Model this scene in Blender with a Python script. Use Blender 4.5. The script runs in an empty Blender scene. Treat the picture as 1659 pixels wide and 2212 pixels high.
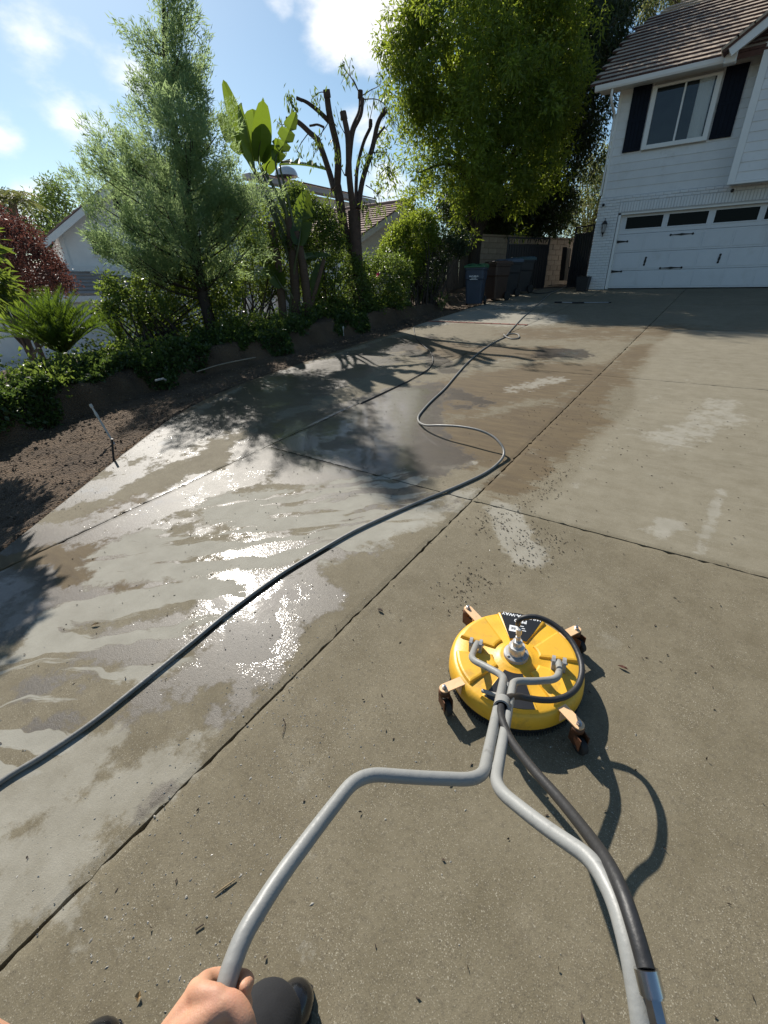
import bpy, bmesh, math, random
import numpy as np
from mathutils import Vector, Matrix, Quaternion
random.seed(7); RS = np.random.RandomState(11)
R_ = math.radians
sc = bpy.context.scene
C = sc.collection

# ------------------------------------------------------------------ camera
H = 1.70            # eye height above the sloping drive
S = 0.0845          # slope of the drive along +Y
# survey of the place: camera axes (right, down, forward) in world axes
F_, CX, CY = 950.0, 829.5, 1106.0
_a = np.array([-1482., -466., F_]); _n = np.array([30., 1841., F_]); _n -= _a * (_n @ _a) / (_a @ _a)
_Z = -_n / np.linalg.norm(_n); _X = -_a / np.linalg.norm(_a); _Y = np.cross(_Z, _X)
RM = np.stack([_X, _Y, _Z])
cam = bpy.data.cameras.new('camera'); co = bpy.data.objects.new('camera', cam); C.objects.link(co)
M = Matrix(((RM[0, 0], -RM[0, 1], -RM[0, 2], 0), (RM[1, 0], -RM[1, 1], -RM[1, 2], 0), (RM[2, 0], -RM[2, 1], -RM[2, 2], H), (0, 0, 0, 1)))
co.matrix_world = M
cam.sensor_fit = 'VERTICAL'; cam.sensor_height = 36.0; cam.lens = 36.0 * F_ / 2212.0
cam.clip_start = 0.02; cam.clip_end = 4000
sc.camera = co

def ray(u, v): return RM @ np.array([u - CX, v - CY, F_])
def G(u, v, h=0.0):                     # point h above the plane of the drive
    d = ray(u, v); t = (-H + h) / (d[2] - S * d[1]); return d * t + np.array([0, 0, H])
def AX(u, v, x): d = ray(u, v); return d * (x / d[0]) + np.array([0, 0, H])
def AY(u, v, y): d = ray(u, v); return d * (y / d[1]) + np.array([0, 0, H])
FW = np.array([-.587, .809, 0.])
def FD(u, v, D): d = ray(u, v); return d * (D / (d @ FW)) + np.array([0, 0, H])

# ------------------------------------------------------------------ sky and sun
SUN_AZ, SUN_EL = -64.0, 39.3
SV = Vector((math.sin(R_(SUN_AZ)) * math.cos(R_(SUN_EL)), math.cos(R_(SUN_AZ)) * math.cos(R_(SUN_EL)), math.sin(R_(SUN_EL))))
w = bpy.data.worlds.new('World'); sc.world = w; w.use_nodes = True
nt = w.node_tree; nt.nodes.clear()
def N(nt, t, **k):
    n = nt.nodes.new(t)
    for a, b in k.items():
        if a.startswith('i_'):
            key = a[2:]
            n.inputs[int(key) if key.isdigit() else key.replace('_', ' ')].default_value = b
        else: setattr(n, a, b)
    return n
def LK(nt, a, ao, b, bi): nt.links.new(a.outputs[ao], b.inputs[bi])
out = N(nt, 'ShaderNodeOutputWorld'); bg = N(nt, 'ShaderNodeBackground', i_Strength=0.072)
sky = N(nt, 'ShaderNodeTexSky', sky_type='NISHITA', sun_disc=False, sun_elevation=R_(SUN_EL), sun_rotation=R_(SUN_AZ), air_density=1.0, dust_density=0.5, ozone_density=1.6, altitude=100)
tc = N(nt, 'ShaderNodeTexCoord')
mp = N(nt, 'ShaderNodeMapping'); mp.inputs['Scale'].default_value = (1, 1, 1.9)
LK(nt, tc, 'Generated', mp, 'Vector')
nz = N(nt, 'ShaderNodeTexNoise', i_Scale=7.0, i_Detail=9.0, i_Roughness=0.55); LK(nt, mp, 0, nz, 'Vector')
nz2 = N(nt, 'ShaderNodeTexNoise', i_Scale=3.1, i_Detail=3.0, i_Roughness=0.5); LK(nt, mp, 0, nz2, 'Vector')
# general fair-weather cloud over the whole dome
gen = N(nt, 'ShaderNodeMapRange', i_1=0.52, i_2=0.75, i_3=0.0, i_4=0.5); LK(nt, nz2, 0, gen, 0)
acc = gen
def cloudblob(u, v, wid, amp):
    global acc
    d = Vector(ray(u, v)).normalized()
    dp = N(nt, 'ShaderNodeVectorMath', operation='DISTANCE'); dp.inputs[1].default_value = d
    LK(nt, tc, 'Generated', dp, 0)
    mr = N(nt, 'ShaderNodeMapRange', interpolation_type='SMOOTHSTEP', i_1=wid, i_2=0.0, i_3=0.0, i_4=amp); LK(nt, dp, 'Value', mr, 0)
    mx = N(nt, 'ShaderNodeMath', operation='MAXIMUM'); LK(nt, acc, 0, mx, 0); LK(nt, mr, 0, mx, 1); acc = mx
for b in ((735, 45, .13, 1.0), (800, 30, .15, 1.05), (850, 85, .11, .95), (700, 100, .06, .6), (880, 10, .12, .9), (270, 160, .085, .72), (300, 172, .06, .6), (175, 278, .075, .75), (225, 280, .08, .72), (85, 65, .13, .52), (160, 80, .1, .46), (610, 10, .06, .6), (800, 250, .09, .55), (770, 245, .06, .5), (835, 425, .10, .72), (10, 310, .07, .62), (40, 420, .12, .55), (420, 330, .1, .5), (1180, 180, .12, .6), (500, 240, .05, .45)):
    cloudblob(*b)
dn = N(nt, 'ShaderNodeMapRange', i_1=0.25, i_2=0.75, i_3=-0.62, i_4=0.42); LK(nt, nz, 0, dn, 0)
ad = N(nt, 'ShaderNodeMath', operation='ADD'); LK(nt, acc, 0, ad, 0); LK(nt, dn, 0, ad, 1)
cm = N(nt, 'ShaderNodeMapRange', interpolation_type='SMOOTHSTEP', i_1=0.24, i_2=0.98, i_3=0.0, i_4=1.0); LK(nt, ad, 0, cm, 0)
core = N(nt, 'ShaderNodeMapRange', interpolation_type='SMOOTHSTEP', i_1=0.75, i_2=1.35, i_3=0.0, i_4=1.0); LK(nt, ad, 0, core, 0)
ccol = N(nt, 'ShaderNodeMix', data_type='RGBA'); ccol.inputs[6].default_value = (13.6, 13.4, 13.2, 1); ccol.inputs[7].default_value = (9.6, 9.8, 10.4, 1)
LK(nt, core, 0, ccol, 0)
# even cyan tint multiplied over the whole clear sky
sx = N(nt, 'ShaderNodeSeparateXYZ'); LK(nt, tc, 'Generated', sx, 0)
tint = N(nt, 'ShaderNodeMix', data_type='RGBA', blend_type='MULTIPLY'); tint.inputs[0].default_value = 1.0
tint.inputs[7].default_value = (1.02, 1.16, 1.16, 1); LK(nt, sky, 0, tint, 6)
mixc = N(nt, 'ShaderNodeMix', data_type='RGBA'); LK(nt, cm, 0, mixc, 0); LK(nt, tint, 2, mixc, 6); LK(nt, ccol, 2, mixc, 7)
LK(nt, mixc, 2, bg, 'Color'); LK(nt, bg, 0, out, 'Surface')
sl = bpy.data.lights.new('sun', 'SUN'); sl.energy = 5.0; sl.angle = R_(0.55); sl.color = (1.0, 0.945, 0.86)
so = bpy.data.objects.new('sun', sl); C.objects.link(so); so.rotation_mode = 'QUATERNION'; so.rotation_quaternion = SV.to_track_quat('Z', 'Y'); so.location = (-20, 8, 25)
sc.view_settings.view_transform = 'Standard'; sc.view_settings.look = 'None'; sc.view_settings.gamma = 1.0
sc.view_settings.use_curve_mapping = False; sc.view_settings.exposure = 0.42
try:
    sc.cycles.use_denoising = True; sc.cycles.max_bounces = 8; sc.cycles.transparent_max_bounces = 12; sc.cycles.sample_clamp_indirect = 6
except Exception: pass

# ------------------------------------------------------------------ helpers
MATS = {}
def mat(name, col, rough=0.6, var=0.12, scale=6.0, bump=0.0, bscale=40.0, metal=0.0, spec=0.5, coat=0.0, dirt=None, stretch=None):
    if name in MATS: return MATS[name]
    m = bpy.data.materials.new(name); m.use_nodes = True; t = m.node_tree; b = t.nodes['Principled BSDF']
    b.inputs['Roughness'].default_value = rough; b.inputs['Metallic'].default_value = metal; b.inputs['Specular IOR Level'].default_value = spec
    b.inputs['Coat Weight'].default_value = coat
    tcn = N(t, 'ShaderNodeTexCoord'); src = (tcn, 'Object')
    if stretch:
        mpn = N(t, 'ShaderNodeMapping'); mpn.inputs['Scale'].default_value = stretch; LK(t, tcn, 'Object', mpn, 0); src = (mpn, 0)
    n1 = N(t, 'ShaderNodeTexNoise', i_Scale=scale, i_Detail=7.0, i_Roughness=.6); LK(t, *src, n1, 'Vector')
    ramp = N(t, 'ShaderNodeMix', data_type='RGBA')
    c = np.array(col); ramp.inputs[6].default_value = (*(c * (1 - var)), 1); ramp.inputs[7].default_value = (*np.minimum(c * (1 + var), 1), 1)
    mr = N(t, 'ShaderNodeMapRange', i_1=.3, i_2=.7); LK(t, n1, 0, mr, 0); LK(t, mr, 0, ramp, 0)
    oi = N(t, 'ShaderNodeObjectInfo'); hv = N(t, 'ShaderNodeHueSaturation'); mr2 = N(t, 'ShaderNodeMapRange', i_3=1 - var * .7, i_4=1 + var * .7)
    LK(t, oi, 'Random', mr2, 0); LK(t, mr2, 0, hv, 'Value'); LK(t, ramp, 2, hv, 'Color'); last = (hv, 0)
    if dirt:
        n3 = N(t, 'ShaderNodeTexNoise', i_Scale=dirt[1], i_Detail=8.0, i_Roughness=.65); LK(t, tcn, 'Object', n3, 'Vector')
        mr3 = N(t, 'ShaderNodeMapRange', i_1=dirt[2], i_2=dirt[2] + .12, i_4=dirt[3]); LK(t, n3, 0, mr3, 0)
        mx = N(t, 'ShaderNodeMix', data_type='RGBA'); mx.inputs[7].default_value = (*dirt[0], 1); LK(t, mr3, 0, mx, 0); LK(t, *last, mx, 6); last = (mx, 2)
    LK(t, *last, b, 'Base Color')
    if bump:
        n2 = N(t, 'ShaderNodeTexNoise', i_Scale=bscale, i_Detail=5.0); LK(t, *src, n2, 'Vector')
        bp = N(t, 'ShaderNodeBump', i_Strength=bump, i_Distance=.01); LK(t, n2, 0, bp, 'Height'); LK(t, bp, 0, b, 'Normal')
    MATS[name] = m; return m

def leafmat(name, c1, c2, trans=(.25, .4, .04), tf=.4, rough=.4, spec=.45, c3=None):
    m = bpy.data.materials.new(name); m.use_nodes = True; t = m.node_tree; b = t.nodes['Principled BSDF']; o = t.nodes['Material Output']
    b.inputs['Roughness'].default_value = rough; b.inputs['Specular IOR Level'].default_value = spec
    g = N(t, 'ShaderNodeNewGeometry'); cr = N(t, 'ShaderNodeValToRGB'); e = cr.color_ramp.elements
    e[0].color = (*c1, 1); e[1].color = (*c2, 1)
    if c3: x = e.new(.93); x.color = (*c2, 1); e[2].color = (*c3, 1) if len(e) > 2 else e[1].color
    LK(t, g, 'Random Per Island', cr, 0); LK(t, cr, 0, b, 'Base Color')
    tr = N(t, 'ShaderNodeBsdfTranslucent'); hs = N(t, 'ShaderNodeMix', data_type='RGBA', i_0=.75); hs.inputs[7].default_value = (*trans, 1)
    LK(t, cr, 0, hs, 6); LK(t, hs, 2, tr, 'Color')
    mx = N(t, 'ShaderNodeMixShader', i_0=tf); LK(t, b, 0, mx, 1); LK(t, tr, 0, mx, 2); LK(t, mx, 0, o, 'Surface')
    MATS[name] = m; return m

class MB:
    def __init__(s): s.v = []; s.f = []; s.sm = []
    def add(s, vs, fs, smooth=False):
        o = len(s.v); s.v.extend([tuple(map(float, p)) for p in vs]); s.f.extend([tuple(i + o for i in f) for f in fs]); s.sm.extend([smooth] * len(fs))
    def box(s, x0, x1, y0, y1, z0, z1, b=0.0, mtx=None):
        if b <= 0:
            vs = [(x, y, z) for x in (x0, x1) for y in (y0, y1) for z in (z0, z1)]
            fs = [(0, 1, 3, 2), (4, 6, 7, 5), (0, 4, 5, 1), (2, 3, 7, 6), (0, 2, 6, 4), (1, 5, 7, 3)]
        else:
            bm = bmesh.new(); bmesh.ops.create_cube(bm, size=1)
            for q in bm.verts: q.co = Vector((x0 + (q.co.x + .5) * (x1 - x0), y0 + (q.co.y + .5) * (y1 - y0), z0 + (q.co.z + .5) * (z1 - z0)))
            bmesh.ops.bevel(bm, geom=bm.edges[:], offset=b, segments=1, affect='EDGES'); bm.verts.index_update()
            vs = [q.co.copy() for q in bm.verts]; fs = [[q.index for q in f.verts] for f in bm.faces]; bm.free()
        if mtx is not None: vs = [mtx @ Vector(p) for p in vs]
        s.add(vs, fs)
    def tube(s, pts, r, n=10, caps=True, smooth=True, sub=0):
        P = [Vector(p) for p in pts]; Rr = list(r) if hasattr(r, '__len__') else [r] * len(P)
        if sub: P, Rr = crom(P, Rr, sub)
        vs = []; fs = []
        t0 = (P[1] - P[0]).normalized(); up = Vector((0, 0, 1)) if abs(t0.z) < .9 else Vector((1, 0, 0))
        nrm = t0.cross(up).normalized(); prev = t0
        for i, p in enumerate(P):
            t = (P[min(i + 1, len(P) - 1)] - P[max(i - 1, 0)])
            t = t.normalized() if t.length > 1e-9 else prev
            q = prev.rotation_difference(t); nrm = (q @ nrm).normalized(); nrm = (nrm - t * nrm.dot(t)).normalized(); bn = t.cross(nrm); prev = t
            for k in range(n):
                a = 2 * math.pi * k / n; vs.append(p + (nrm * math.cos(a) + bn * math.sin(a)) * Rr[i])
        for i in range(len(P) - 1):
            for k in range(n): fs.append((i * n + k, i * n + (k + 1) % n, (i + 1) * n + (k + 1) % n, (i + 1) * n + k))
        k0 = len(s.v); s.add(vs, fs, smooth)
        if caps: s.f += [tuple(k0 + i for i in range(n))[::-1], tuple(k0 + i for i in range((len(P) - 1) * n, len(P) * n))]; s.sm += [False, False]
    def lathe(s, prof, n=32, mtx=None, smooth=True):
        vs = []; fs = []
        for r, z in prof:
            for k in range(n): a = 2 * math.pi * k / n; vs.append(Vector((r * math.cos(a), r * math.sin(a), z)))
        for i in range(len(prof) - 1):
            for k in range(n): fs.append((i * n + k, i * n + (k + 1) % n, (i + 1) * n + (k + 1) % n, (i + 1) * n + k))
        if mtx is not None: vs = [mtx @ p for p in vs]
        k0 = len(s.v); s.add(vs, fs, smooth); s.f += [tuple(k0 + i for i in range(n))[::-1], tuple(k0 + i for i in range((len(prof) - 1) * n, len(prof) * n))]; s.sm += [False, False]
    def prism(s, poly, dz, mtx=None):   # 2D outline extruded by dz
        n = len(poly); vs = [Vector((p[0], p[1], 0)) for p in poly] + [Vector((p[0], p[1], dz)) for p in poly]
        fs = [tuple(range(n))[::-1], tuple(range(n, 2 * n))] + [(i, (i + 1) % n, n + (i + 1) % n, n + i) for i in range(n)]
        if mtx is not None: vs = [mtx @ p for p in vs]
        s.add(vs, fs)
    def mesh(s, name, m):
        me = bpy.data.meshes.new(name); me.from_pydata(s.v, [], s.f)
        me.polygons.foreach_set('use_smooth', s.sm); me.update()
        if any(s.sm): me.set_sharp_from_angle(angle=R_(40))
        if m: me.materials.append(m)
        return me
def crom(P, Rr, sub):
    o = []; orr = []
    for i in range(len(P) - 1):
        a, b, c, d = P[max(i - 1, 0)], P[i], P[i + 1], P[min(i + 2, len(P) - 1)]
        for k in range(sub):
            t = k / sub
            o.append(.5 * ((2 * b) + (c - a) * t + (2 * a - 5 * b + 4 * c - d) * t * t + (3 * b - a - 3 * c + d) * t ** 3)); orr.append(Rr[i] * (1 - t) + Rr[i + 1] * t)
    o.append(P[-1]); orr.append(Rr[-1]); return o, orr
def link(o, parent=None):
    C.objects.link(o)
    if parent is not None: setp(o, parent)
    return o
def setp(o, p):
    o.parent = p; o.matrix_parent_inverse = WM(p).inverted()
def WM(o):      # world matrix without waiting for the depsgraph
    m = o.matrix_basis.copy()
    if o.parent is not None: m = WM(o.parent) @ o.matrix_parent_inverse @ m
    return m
def obj(name, mb, m, parent=None, loc=None, rot=None, scale=None):
    me = mb if isinstance(mb, bpy.types.Mesh) else mb.mesh(name, m)
    o = bpy.data.objects.new(name, me)
    if loc is not None: o.location = loc
    if rot is not None: o.rotation_euler = rot
    if scale is not None: o.scale = scale
    return link(o, parent)
def local(name, mb, m, parent):           # mesh given in the parent's own axes
    me = mb if isinstance(mb, bpy.types.Mesh) else mb.mesh(name, m)
    o = bpy.data.objects.new(name, me); C.objects.link(o); o.parent = parent; return o
def tag(o, label=None, cat=None, group=None, kind=None):
    if label: o['label'] = label
    if cat: o['category'] = cat
    if group: o['group'] = group
    if kind: o['kind'] = kind
    return o
def thing(name, label, cat, loc=(0, 0, 0), rz=0, group=None):
    o = bpy.data.objects.new(name, None); o.empty_display_size = .2; o.location = loc; o.rotation_euler = (0, 0, rz); C.objects.link(o); return tag(o, label, cat, group)
def np_mesh(name, verts, quads, m, smooth=False):
    me = bpy.data.meshes.new(name); nv = len(verts); nf = len(quads); k = quads.shape[1]
    me.vertices.add(nv); me.vertices.foreach_set('co', np.ascontiguousarray(verts, dtype=np.float32).ravel())
    me.loops.add(nf * k); me.loops.foreach_set('vertex_index', np.ascontiguousarray(quads, dtype=np.int32).ravel())
    me.polygons.add(nf); me.polygons.foreach_set('loop_start', np.arange(0, nf * k, k, dtype=np.int32))
    me.polygons.foreach_set('use_smooth', np.full(nf, smooth)); me.update(calc_edges=True); me.validate()
    if m: me.materials.append(m)
    return me
def unit(a): return a / np.maximum(np.linalg.norm(a, axis=-1, keepdims=True), 1e-9)
def leaves(pos, dirs, L, W, rs, fold=.25, shape=.45):
    """one folded leaf per position, pointing along dirs"""
    n = len(pos); d = unit(dirs); rnd = unit(rs.normal(size=(n, 3))); sd = unit(np.cross(d, rnd)); nm = np.cross(sd, d)
    Ls = (L * rs.uniform(.65, 1.25, n))[:, None]; Ws = (W * rs.uniform(.7, 1.2, n))[:, None]
    v = np.empty((n, 4, 3)); mid = pos + d * Ls * shape
    v[:, 0] = pos; v[:, 1] = mid + sd * Ws * .5 + nm * Ws * fold; v[:, 2] = pos + d * Ls; v[:, 3] = mid - sd * Ws * .5 + nm * Ws * fold
    q = np.arange(n * 4).reshape(n, 4); return v.reshape(-1, 3), q
def inpoly(x, y, poly):
    r = np.zeros(len(x), bool); n = len(poly)
    for i in range(n):
        x0, y0 = poly[i]; x1, y1 = poly[(i + 1) % n]
        c = ((y0 > y) != (y1 > y)) & (x < (x1 - x0) * (y - y0) / ((y1 - y0) if y1 != y0 else 1e-9) + x0); r ^= c
    return r
def polyfill(poly, n, D, depth, rs, edge=0.0):
    """points in the volume behind an outline seen at distance D; thick in the middle"""
    P = np.array(poly, float); lo, hi = P.min(0), P.max(0); pts = []
    while len(pts) < n:
        u = rs.uniform(lo[0], hi[0], 4 * n); v = rs.uniform(lo[1], hi[1], 4 * n); k = inpoly(u, v, poly)
        pts.extend(zip(u[k], v[k]))
    pts = np.array(pts[:n]); dist = np.full(n, 1e9)
    for i in range(len(P)):
        a, b = P[i], P[(i + 1) % len(P)]; ab = b - a; t = np.clip(((pts - a) @ ab) / (ab @ ab + 1e-9), 0, 1); dist = np.minimum(dist, np.linalg.norm(pts - (a + t[:, None] * ab), axis=1))
    half = (hi - lo).min() / 2; th = np.sqrt(np.clip(dist / half, .03, 1))
    Dd = D + rs.uniform(-1, 1, n) * depth * th
    d = (RM @ np.stack([pts[:, 0] - CX, pts[:, 1] - CY, np.full(n, F_)])).T
    return d * (Dd / (d @ FW))[:, None] + np.array([0, 0, H])
def foliage(cl, r, per, L, W, rs, droop=.4, outw=.5, sy=1.0):
    n = len(cl) * per; c = np.repeat(cl, per, 0); rr = np.repeat(r * rs.uniform(.6, 1.3, len(cl)), per)[:, None]
    o = unit(rs.normal(size=(n, 3))) * (rs.uniform(0, 1, (n, 1)) ** .5) * rr; o[:, 2] *= sy
    d = unit(o) * outw + unit(rs.normal(size=(n, 3))) * .6 + np.array([0, 0, -droop])
    return leaves(c + o, d, L, W, rs)
def join(*parts):
    vs = []; qs = []; o = 0
    for v, q in parts: vs.append(v); qs.append(q + o); o += len(v)
    return np.concatenate(vs), np.concatenate(qs)
def cat3(pts, n=4): return [Vector(p) for p in pts]

# vertical position of the ground anywhere
EDGE = np.array([[-9, .5], [-3, -1.4], [-1, -2.75], [.56, -3.8], [1.12, -4.2], [1.53, -4.49], [1.9, -4.76], [2.3, -5.03], [2.82, -5.37], [3.3, -5.6], [3.8, -5.77], [4.4, -5.89], [5.2, -5.95], [6.7, -6.01], [8, -6.04], [13, -6.1], [30, -6.2]])
FOOT = np.array([[-9, -3.5], [-2, -5.2], [1.39, -6.51], [2.28, -6.84], [3.6, -7.06], [5.16, -7.12], [7.6, -7.02], [10.5, -6.9], [13, -7.05], [15, -7.4], [30, -8]])
def edge_x(y): return np.interp(y, EDGE[:, 0], EDGE[:, 1])
def foot_x(y): return np.interp(y, FOOT[:, 0], FOOT[:, 1])
def sstep(a, b, x): t = np.clip((x - a) / (b - a), 0, 1); return t * t * (3 - 2 * t)
def tz(x, y):
    x = np.asarray(x, float); y = np.asarray(y, float); yy = np.clip(y, -30, 17.3)
    base = S * yy + np.where(y > 17.3, (y - 17.3) * .03, 0)
    soil = base - .06 * sstep(0, .25, edge_x(y) - x)
    f = foot_x(y) + .05 * np.sin(y * 5.1) + .04 * np.sin(y * 11.7 + 1); k = sstep(.0, .3, f - x); kh = .36 * (1 - sstep(9.5, 13.5, y) * .55)
    z = soil + k * kh + .05 * np.sin(x * 3.1 + y * 2.3) * k * sstep(0.1, .6, f - x)
    nb = -.75 + .012 * y; w2 = sstep(2.4, 5.2, f - x); z = z * (1 - w2) + nb * w2
    return z

# ------------------------------------------------------------------ ground materials
def soilmat():
    m = bpy.data.materials.new('bare_soil'); m.use_nodes = True; t = m.node_tree; b = t.nodes['Principled BSDF']; b.inputs['Roughness'].default_value = .95
    tcn = N(t, 'ShaderNodeTexCoord')
    n1 = N(t, 'ShaderNodeTexNoise', i_Scale=1.3, i_Detail=9.0, i_Roughness=.65); LK(t, tcn, 'Object', n1, 'Vector')
    cr = N(t, 'ShaderNodeValToRGB'); e = cr.color_ramp.elements; e[0].position = .3; e[0].color = (.055, .035, .02, 1); e[1].position = .72; e[1].color = (.165, .11, .066, 1); LK(t, n1, 0, cr, 0)
    n2 = N(t, 'ShaderNodeTexNoise', i_Scale=38, i_Detail=6.0, i_Roughness=.7); LK(t, tcn, 'Object', n2, 'Vector')
    vo = N(t, 'ShaderNodeTexVoronoi', i_Scale=55.0); LK(t, tcn, 'Object', vo, 'Vector')
    mr = N(t, 'ShaderNodeMapRange', i_1=.64, i_2=.7); LK(t, n2, 0, mr, 0)
    mx = N(t, 'ShaderNodeMix', data_type='RGBA'); mx.inputs[7].default_value = (.24, .18, .12, 1); LK(t, mr, 0, mx, 0); LK(t, cr, 0, mx, 6); LK(t, mx, 2, b, 'Base Color')
    ad = N(t, 'ShaderNodeMath', operation='ADD'); LK(t, n2, 0, ad, 0); LK(t, vo, 0, ad, 1)
    bp = N(t, 'ShaderNodeBump', i_Strength=.9, i_Distance=.03); LK(t, ad, 0, bp, 'Height'); LK(t, bp, 0, b, 'Normal'); return m
def concrete(name, wetfx=True):
    m = bpy.data.materials.new(name); m.use_nodes = True; t = m.node_tree; b = t.nodes['Principled BSDF']
    tcn = N(t, 'ShaderNodeTexCoord'); P = (tcn, 'Object')
    def noise(s, d=6.0, r=.6, src=P): n = N(t, 'ShaderNodeTexNoise', i_Scale=s, i_Detail=d, i_Roughness=r); LK(t, *src, n, 'Vector'); return n
    def mr(src, a, b_, c=0., d=1., out=0, sm=False): n = N(t, 'ShaderNodeMapRange', i_1=a, i_2=b_, i_3=c, i_4=d); n.interpolation_type = 'SMOOTHSTEP' if sm else 'LINEAR'; LK(t, src, out, n, 0); return n
    def mix(f, a, b_, fo=0):
        n = N(t, 'ShaderNodeMix', data_type='RGBA'); 
        if f is not None: LK(t, f, fo, n, 0)
        for i, x in ((6, a), (7, b_)):
            if isinstance(x, tuple): n.inputs[i].default_value = (*x, 1)
            else: LK(t, x, 2 if x.bl_idname == 'ShaderNodeMix' else 0, n, i)
        return n
    def math_(op, a, b_=None, ao=0, bo=0):
        n = N(t, 'ShaderNodeMath', operation=op)
        if isinstance(a, (int, float)): n.inputs[0].default_value = a
        else: LK(t, a, ao, n, 0)
        if b_ is not None:
            if isinstance(b_, (int, float)): n.inputs[1].default_value = b_
            else: LK(t, b_, bo, n, 1)
        return n
    def attr(nm): return N(t, 'ShaderNodeAttribute', attribute_name=nm, attribute_type='GEOMETRY')
    big = noise(.9, 7, .62); mid = noise(7, 8, .65); fine = noise(60, 6, .7); spk = noise(260, 2, .5); grit = N(t, 'ShaderNodeTexVoronoi', i_Scale=150.0); LK(t, *P, grit, 'Vector')
    base = mix(mr(big, .3, .7), (.124, .103, .060), (.182, .153, .097))
    base = mix(mr(noise(.6, 7, .65), .38, .62, 0, .55), base, (.10, .078, .042)); base = mix(mr(mid, .35, .7, 0, .55), base, (.215, .184, .122))
    base = mix(mr(fine, .5, .7, 0, .6), base, (.085, .07, .046))
    # aggregate showing: pale and dark grains
    sk = mr(noise(5.0, 5, .6), .3, .7, .25, 1.0); base = mix(math_('MULTIPLY', mr(spk, .61, .68, 0, .8), sk), base, (.44, .40, .31)); base = mix(math_('MULTIPLY', mr(spk, .39, .32, 0, .8), sk), base, (.055, .045, .03))
    pale = noise(2.6, 9, .7); base = mix(mr(pale, .63, .74, 0, .35), base, (.33, .31, .25))
    if not wetfx:
        LK(t, base, 2, b, 'Base Color'); b.inputs['Roughness'].default_value = .9
        bp = N(t, 'ShaderNodeBump', i_Strength=.35, i_Distance=.004); LK(t, fine, 0, bp, 'Height'); LK(t, bp, 0, b, 'Normal'); return m
    aw, ac, ab, al, az_ = attr('wet'), attr('clean'), attr('brown'), attr('tongue'), attr('zone')
    # edge break-up shared by all the masks
    jit = math_('ADD', mr(noise(2.6, 9, .66), .28, .72, -.36, .36), mr(noise(19, 6, .65), .25, .75, -.14, .14))
    # brown dirt
    sb = N(t, 'ShaderNodeMapping'); sb.inputs['Scale'].default_value = (2.2, 9, 1); sb.inputs['Rotation'].default_value = (0, 0, R_(-12)); LK(t, *P, sb, 0)
    st = noise(1.6, 7, .65, (sb, 0))
    bm_ = mr(math_('ADD', math_('ADD', ab, jit, 2), mr(st, .3, .7, -.28, .28)), .42, .75, 0, .85, sm=True)
    base = mix(bm_, base, mix(mr(st, .3, .7), (.066, .040, .015), (.125, .085, .036)))
    zmk = math_('MULTIPLY', math_('MULTIPLY', az_, 1.0, 2), mr(st, .25, .75, .3, .75)); base = mix(zmk, base, mix(mr(mid, .3, .7), (.215, .19, .132), (.265, .238, .175)))
    # washed, paler concrete
    cmk = mr(math_('ADD', math_('MULTIPLY', ac, .82, 2), math_('ADD', math_('MULTIPLY', jit, .55), mr(noise(10, 8, .72), .3, .7, -.34, .34))), .40, .72, 0, 1, sm=True)
    base = mix(math_('MULTIPLY', cmk, .72), base, mix(mr(mid, .3, .7), (.25, .23, .18), (.34, .32, .265)))
    # running water between dry tongues, flowing down and to the left
    rt = N(t, 'ShaderNodeMapping'); rt.inputs['Rotation'].default_value = (0, 0, R_(-41)); LK(t, *P, rt, 0)
    wob = noise(1.7, 4, .5); cmb = N(t, 'ShaderNodeVectorMath', operation='SCALE'); cmb.inputs['Scale'].default_value = .45; LK(t, wob, 1, cmb, 0)
    adv = N(t, 'ShaderNodeVectorMath', operation='ADD'); LK(t, rt, 0, adv, 0); LK(t, cmb, 0, adv, 1)
    rs_ = N(t, 'ShaderNodeMapping'); rs_.inputs['Scale'].default_value = (.9, 8.5, 1); LK(t, adv, 0, rs_, 0)
    riv = noise(1.0, 5, .52, (rs_, 0))
    tong = mr(math_('ADD', riv, math_('MULTIPLY', jit, .05)), .462, .492, 0, 1)       # 1 = dry tongue
    tong = math_('MULTIPLY', tong, mr(math_('ADD', al, jit, 2), .4, .55, 0, 1))
    base = mix(math_('MULTIPLY', tong, .85), base, mix(mr(mid, .3, .7), (.265, .25, .205), (.335, .32, .268)))
    wet = mr(math_('ADD', aw, jit, 2), .38, .55, 0, 1, sm=True)
    wet = math_('MULTIPLY', wet, math_('SUBTRACT', 1.0, tong))
    film = mr(math_('ADD', aw, math_('MULTIPLY', jit, 1.2), 2), .75, 1.0, 0, 1, sm=True); film = math_('MULTIPLY', film, math_('SUBTRACT', 1.0, tong))
    dark = N(t, 'ShaderNodeMix', data_type='RGBA', blend_type='MULTIPLY'); LK(t, wet, 0, dark, 0); LK(t, base, 2, dark, 6); dark.inputs[7].default_value = (.34, .30, .255, 1)
    LK(t, dark, 2, b, 'Base Color')
    rr = N(t, 'ShaderNodeMix', data_type='FLOAT'); LK(t, wet, 0, rr, 0); rr.inputs[2].default_value = .88; rr.inputs[3].default_value = .55; LK(t, rr, 0, b, 'Roughness')
    b.inputs['Coat IOR'].default_value = 1.33
    cw = math_('MULTIPLY', wet, math_('ADD', .26, math_('MULTIPLY', film, .66))); LK(t, cw, 0, b, 'Coat Weight')
    cro = N(t, 'ShaderNodeMix', data_type='FLOAT'); LK(t, film, 0, cro, 0); cro.inputs[2].default_value = .12; cro.inputs[3].default_value = .05; LK(t, cro, 0, b, 'Coat Roughness')
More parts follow.
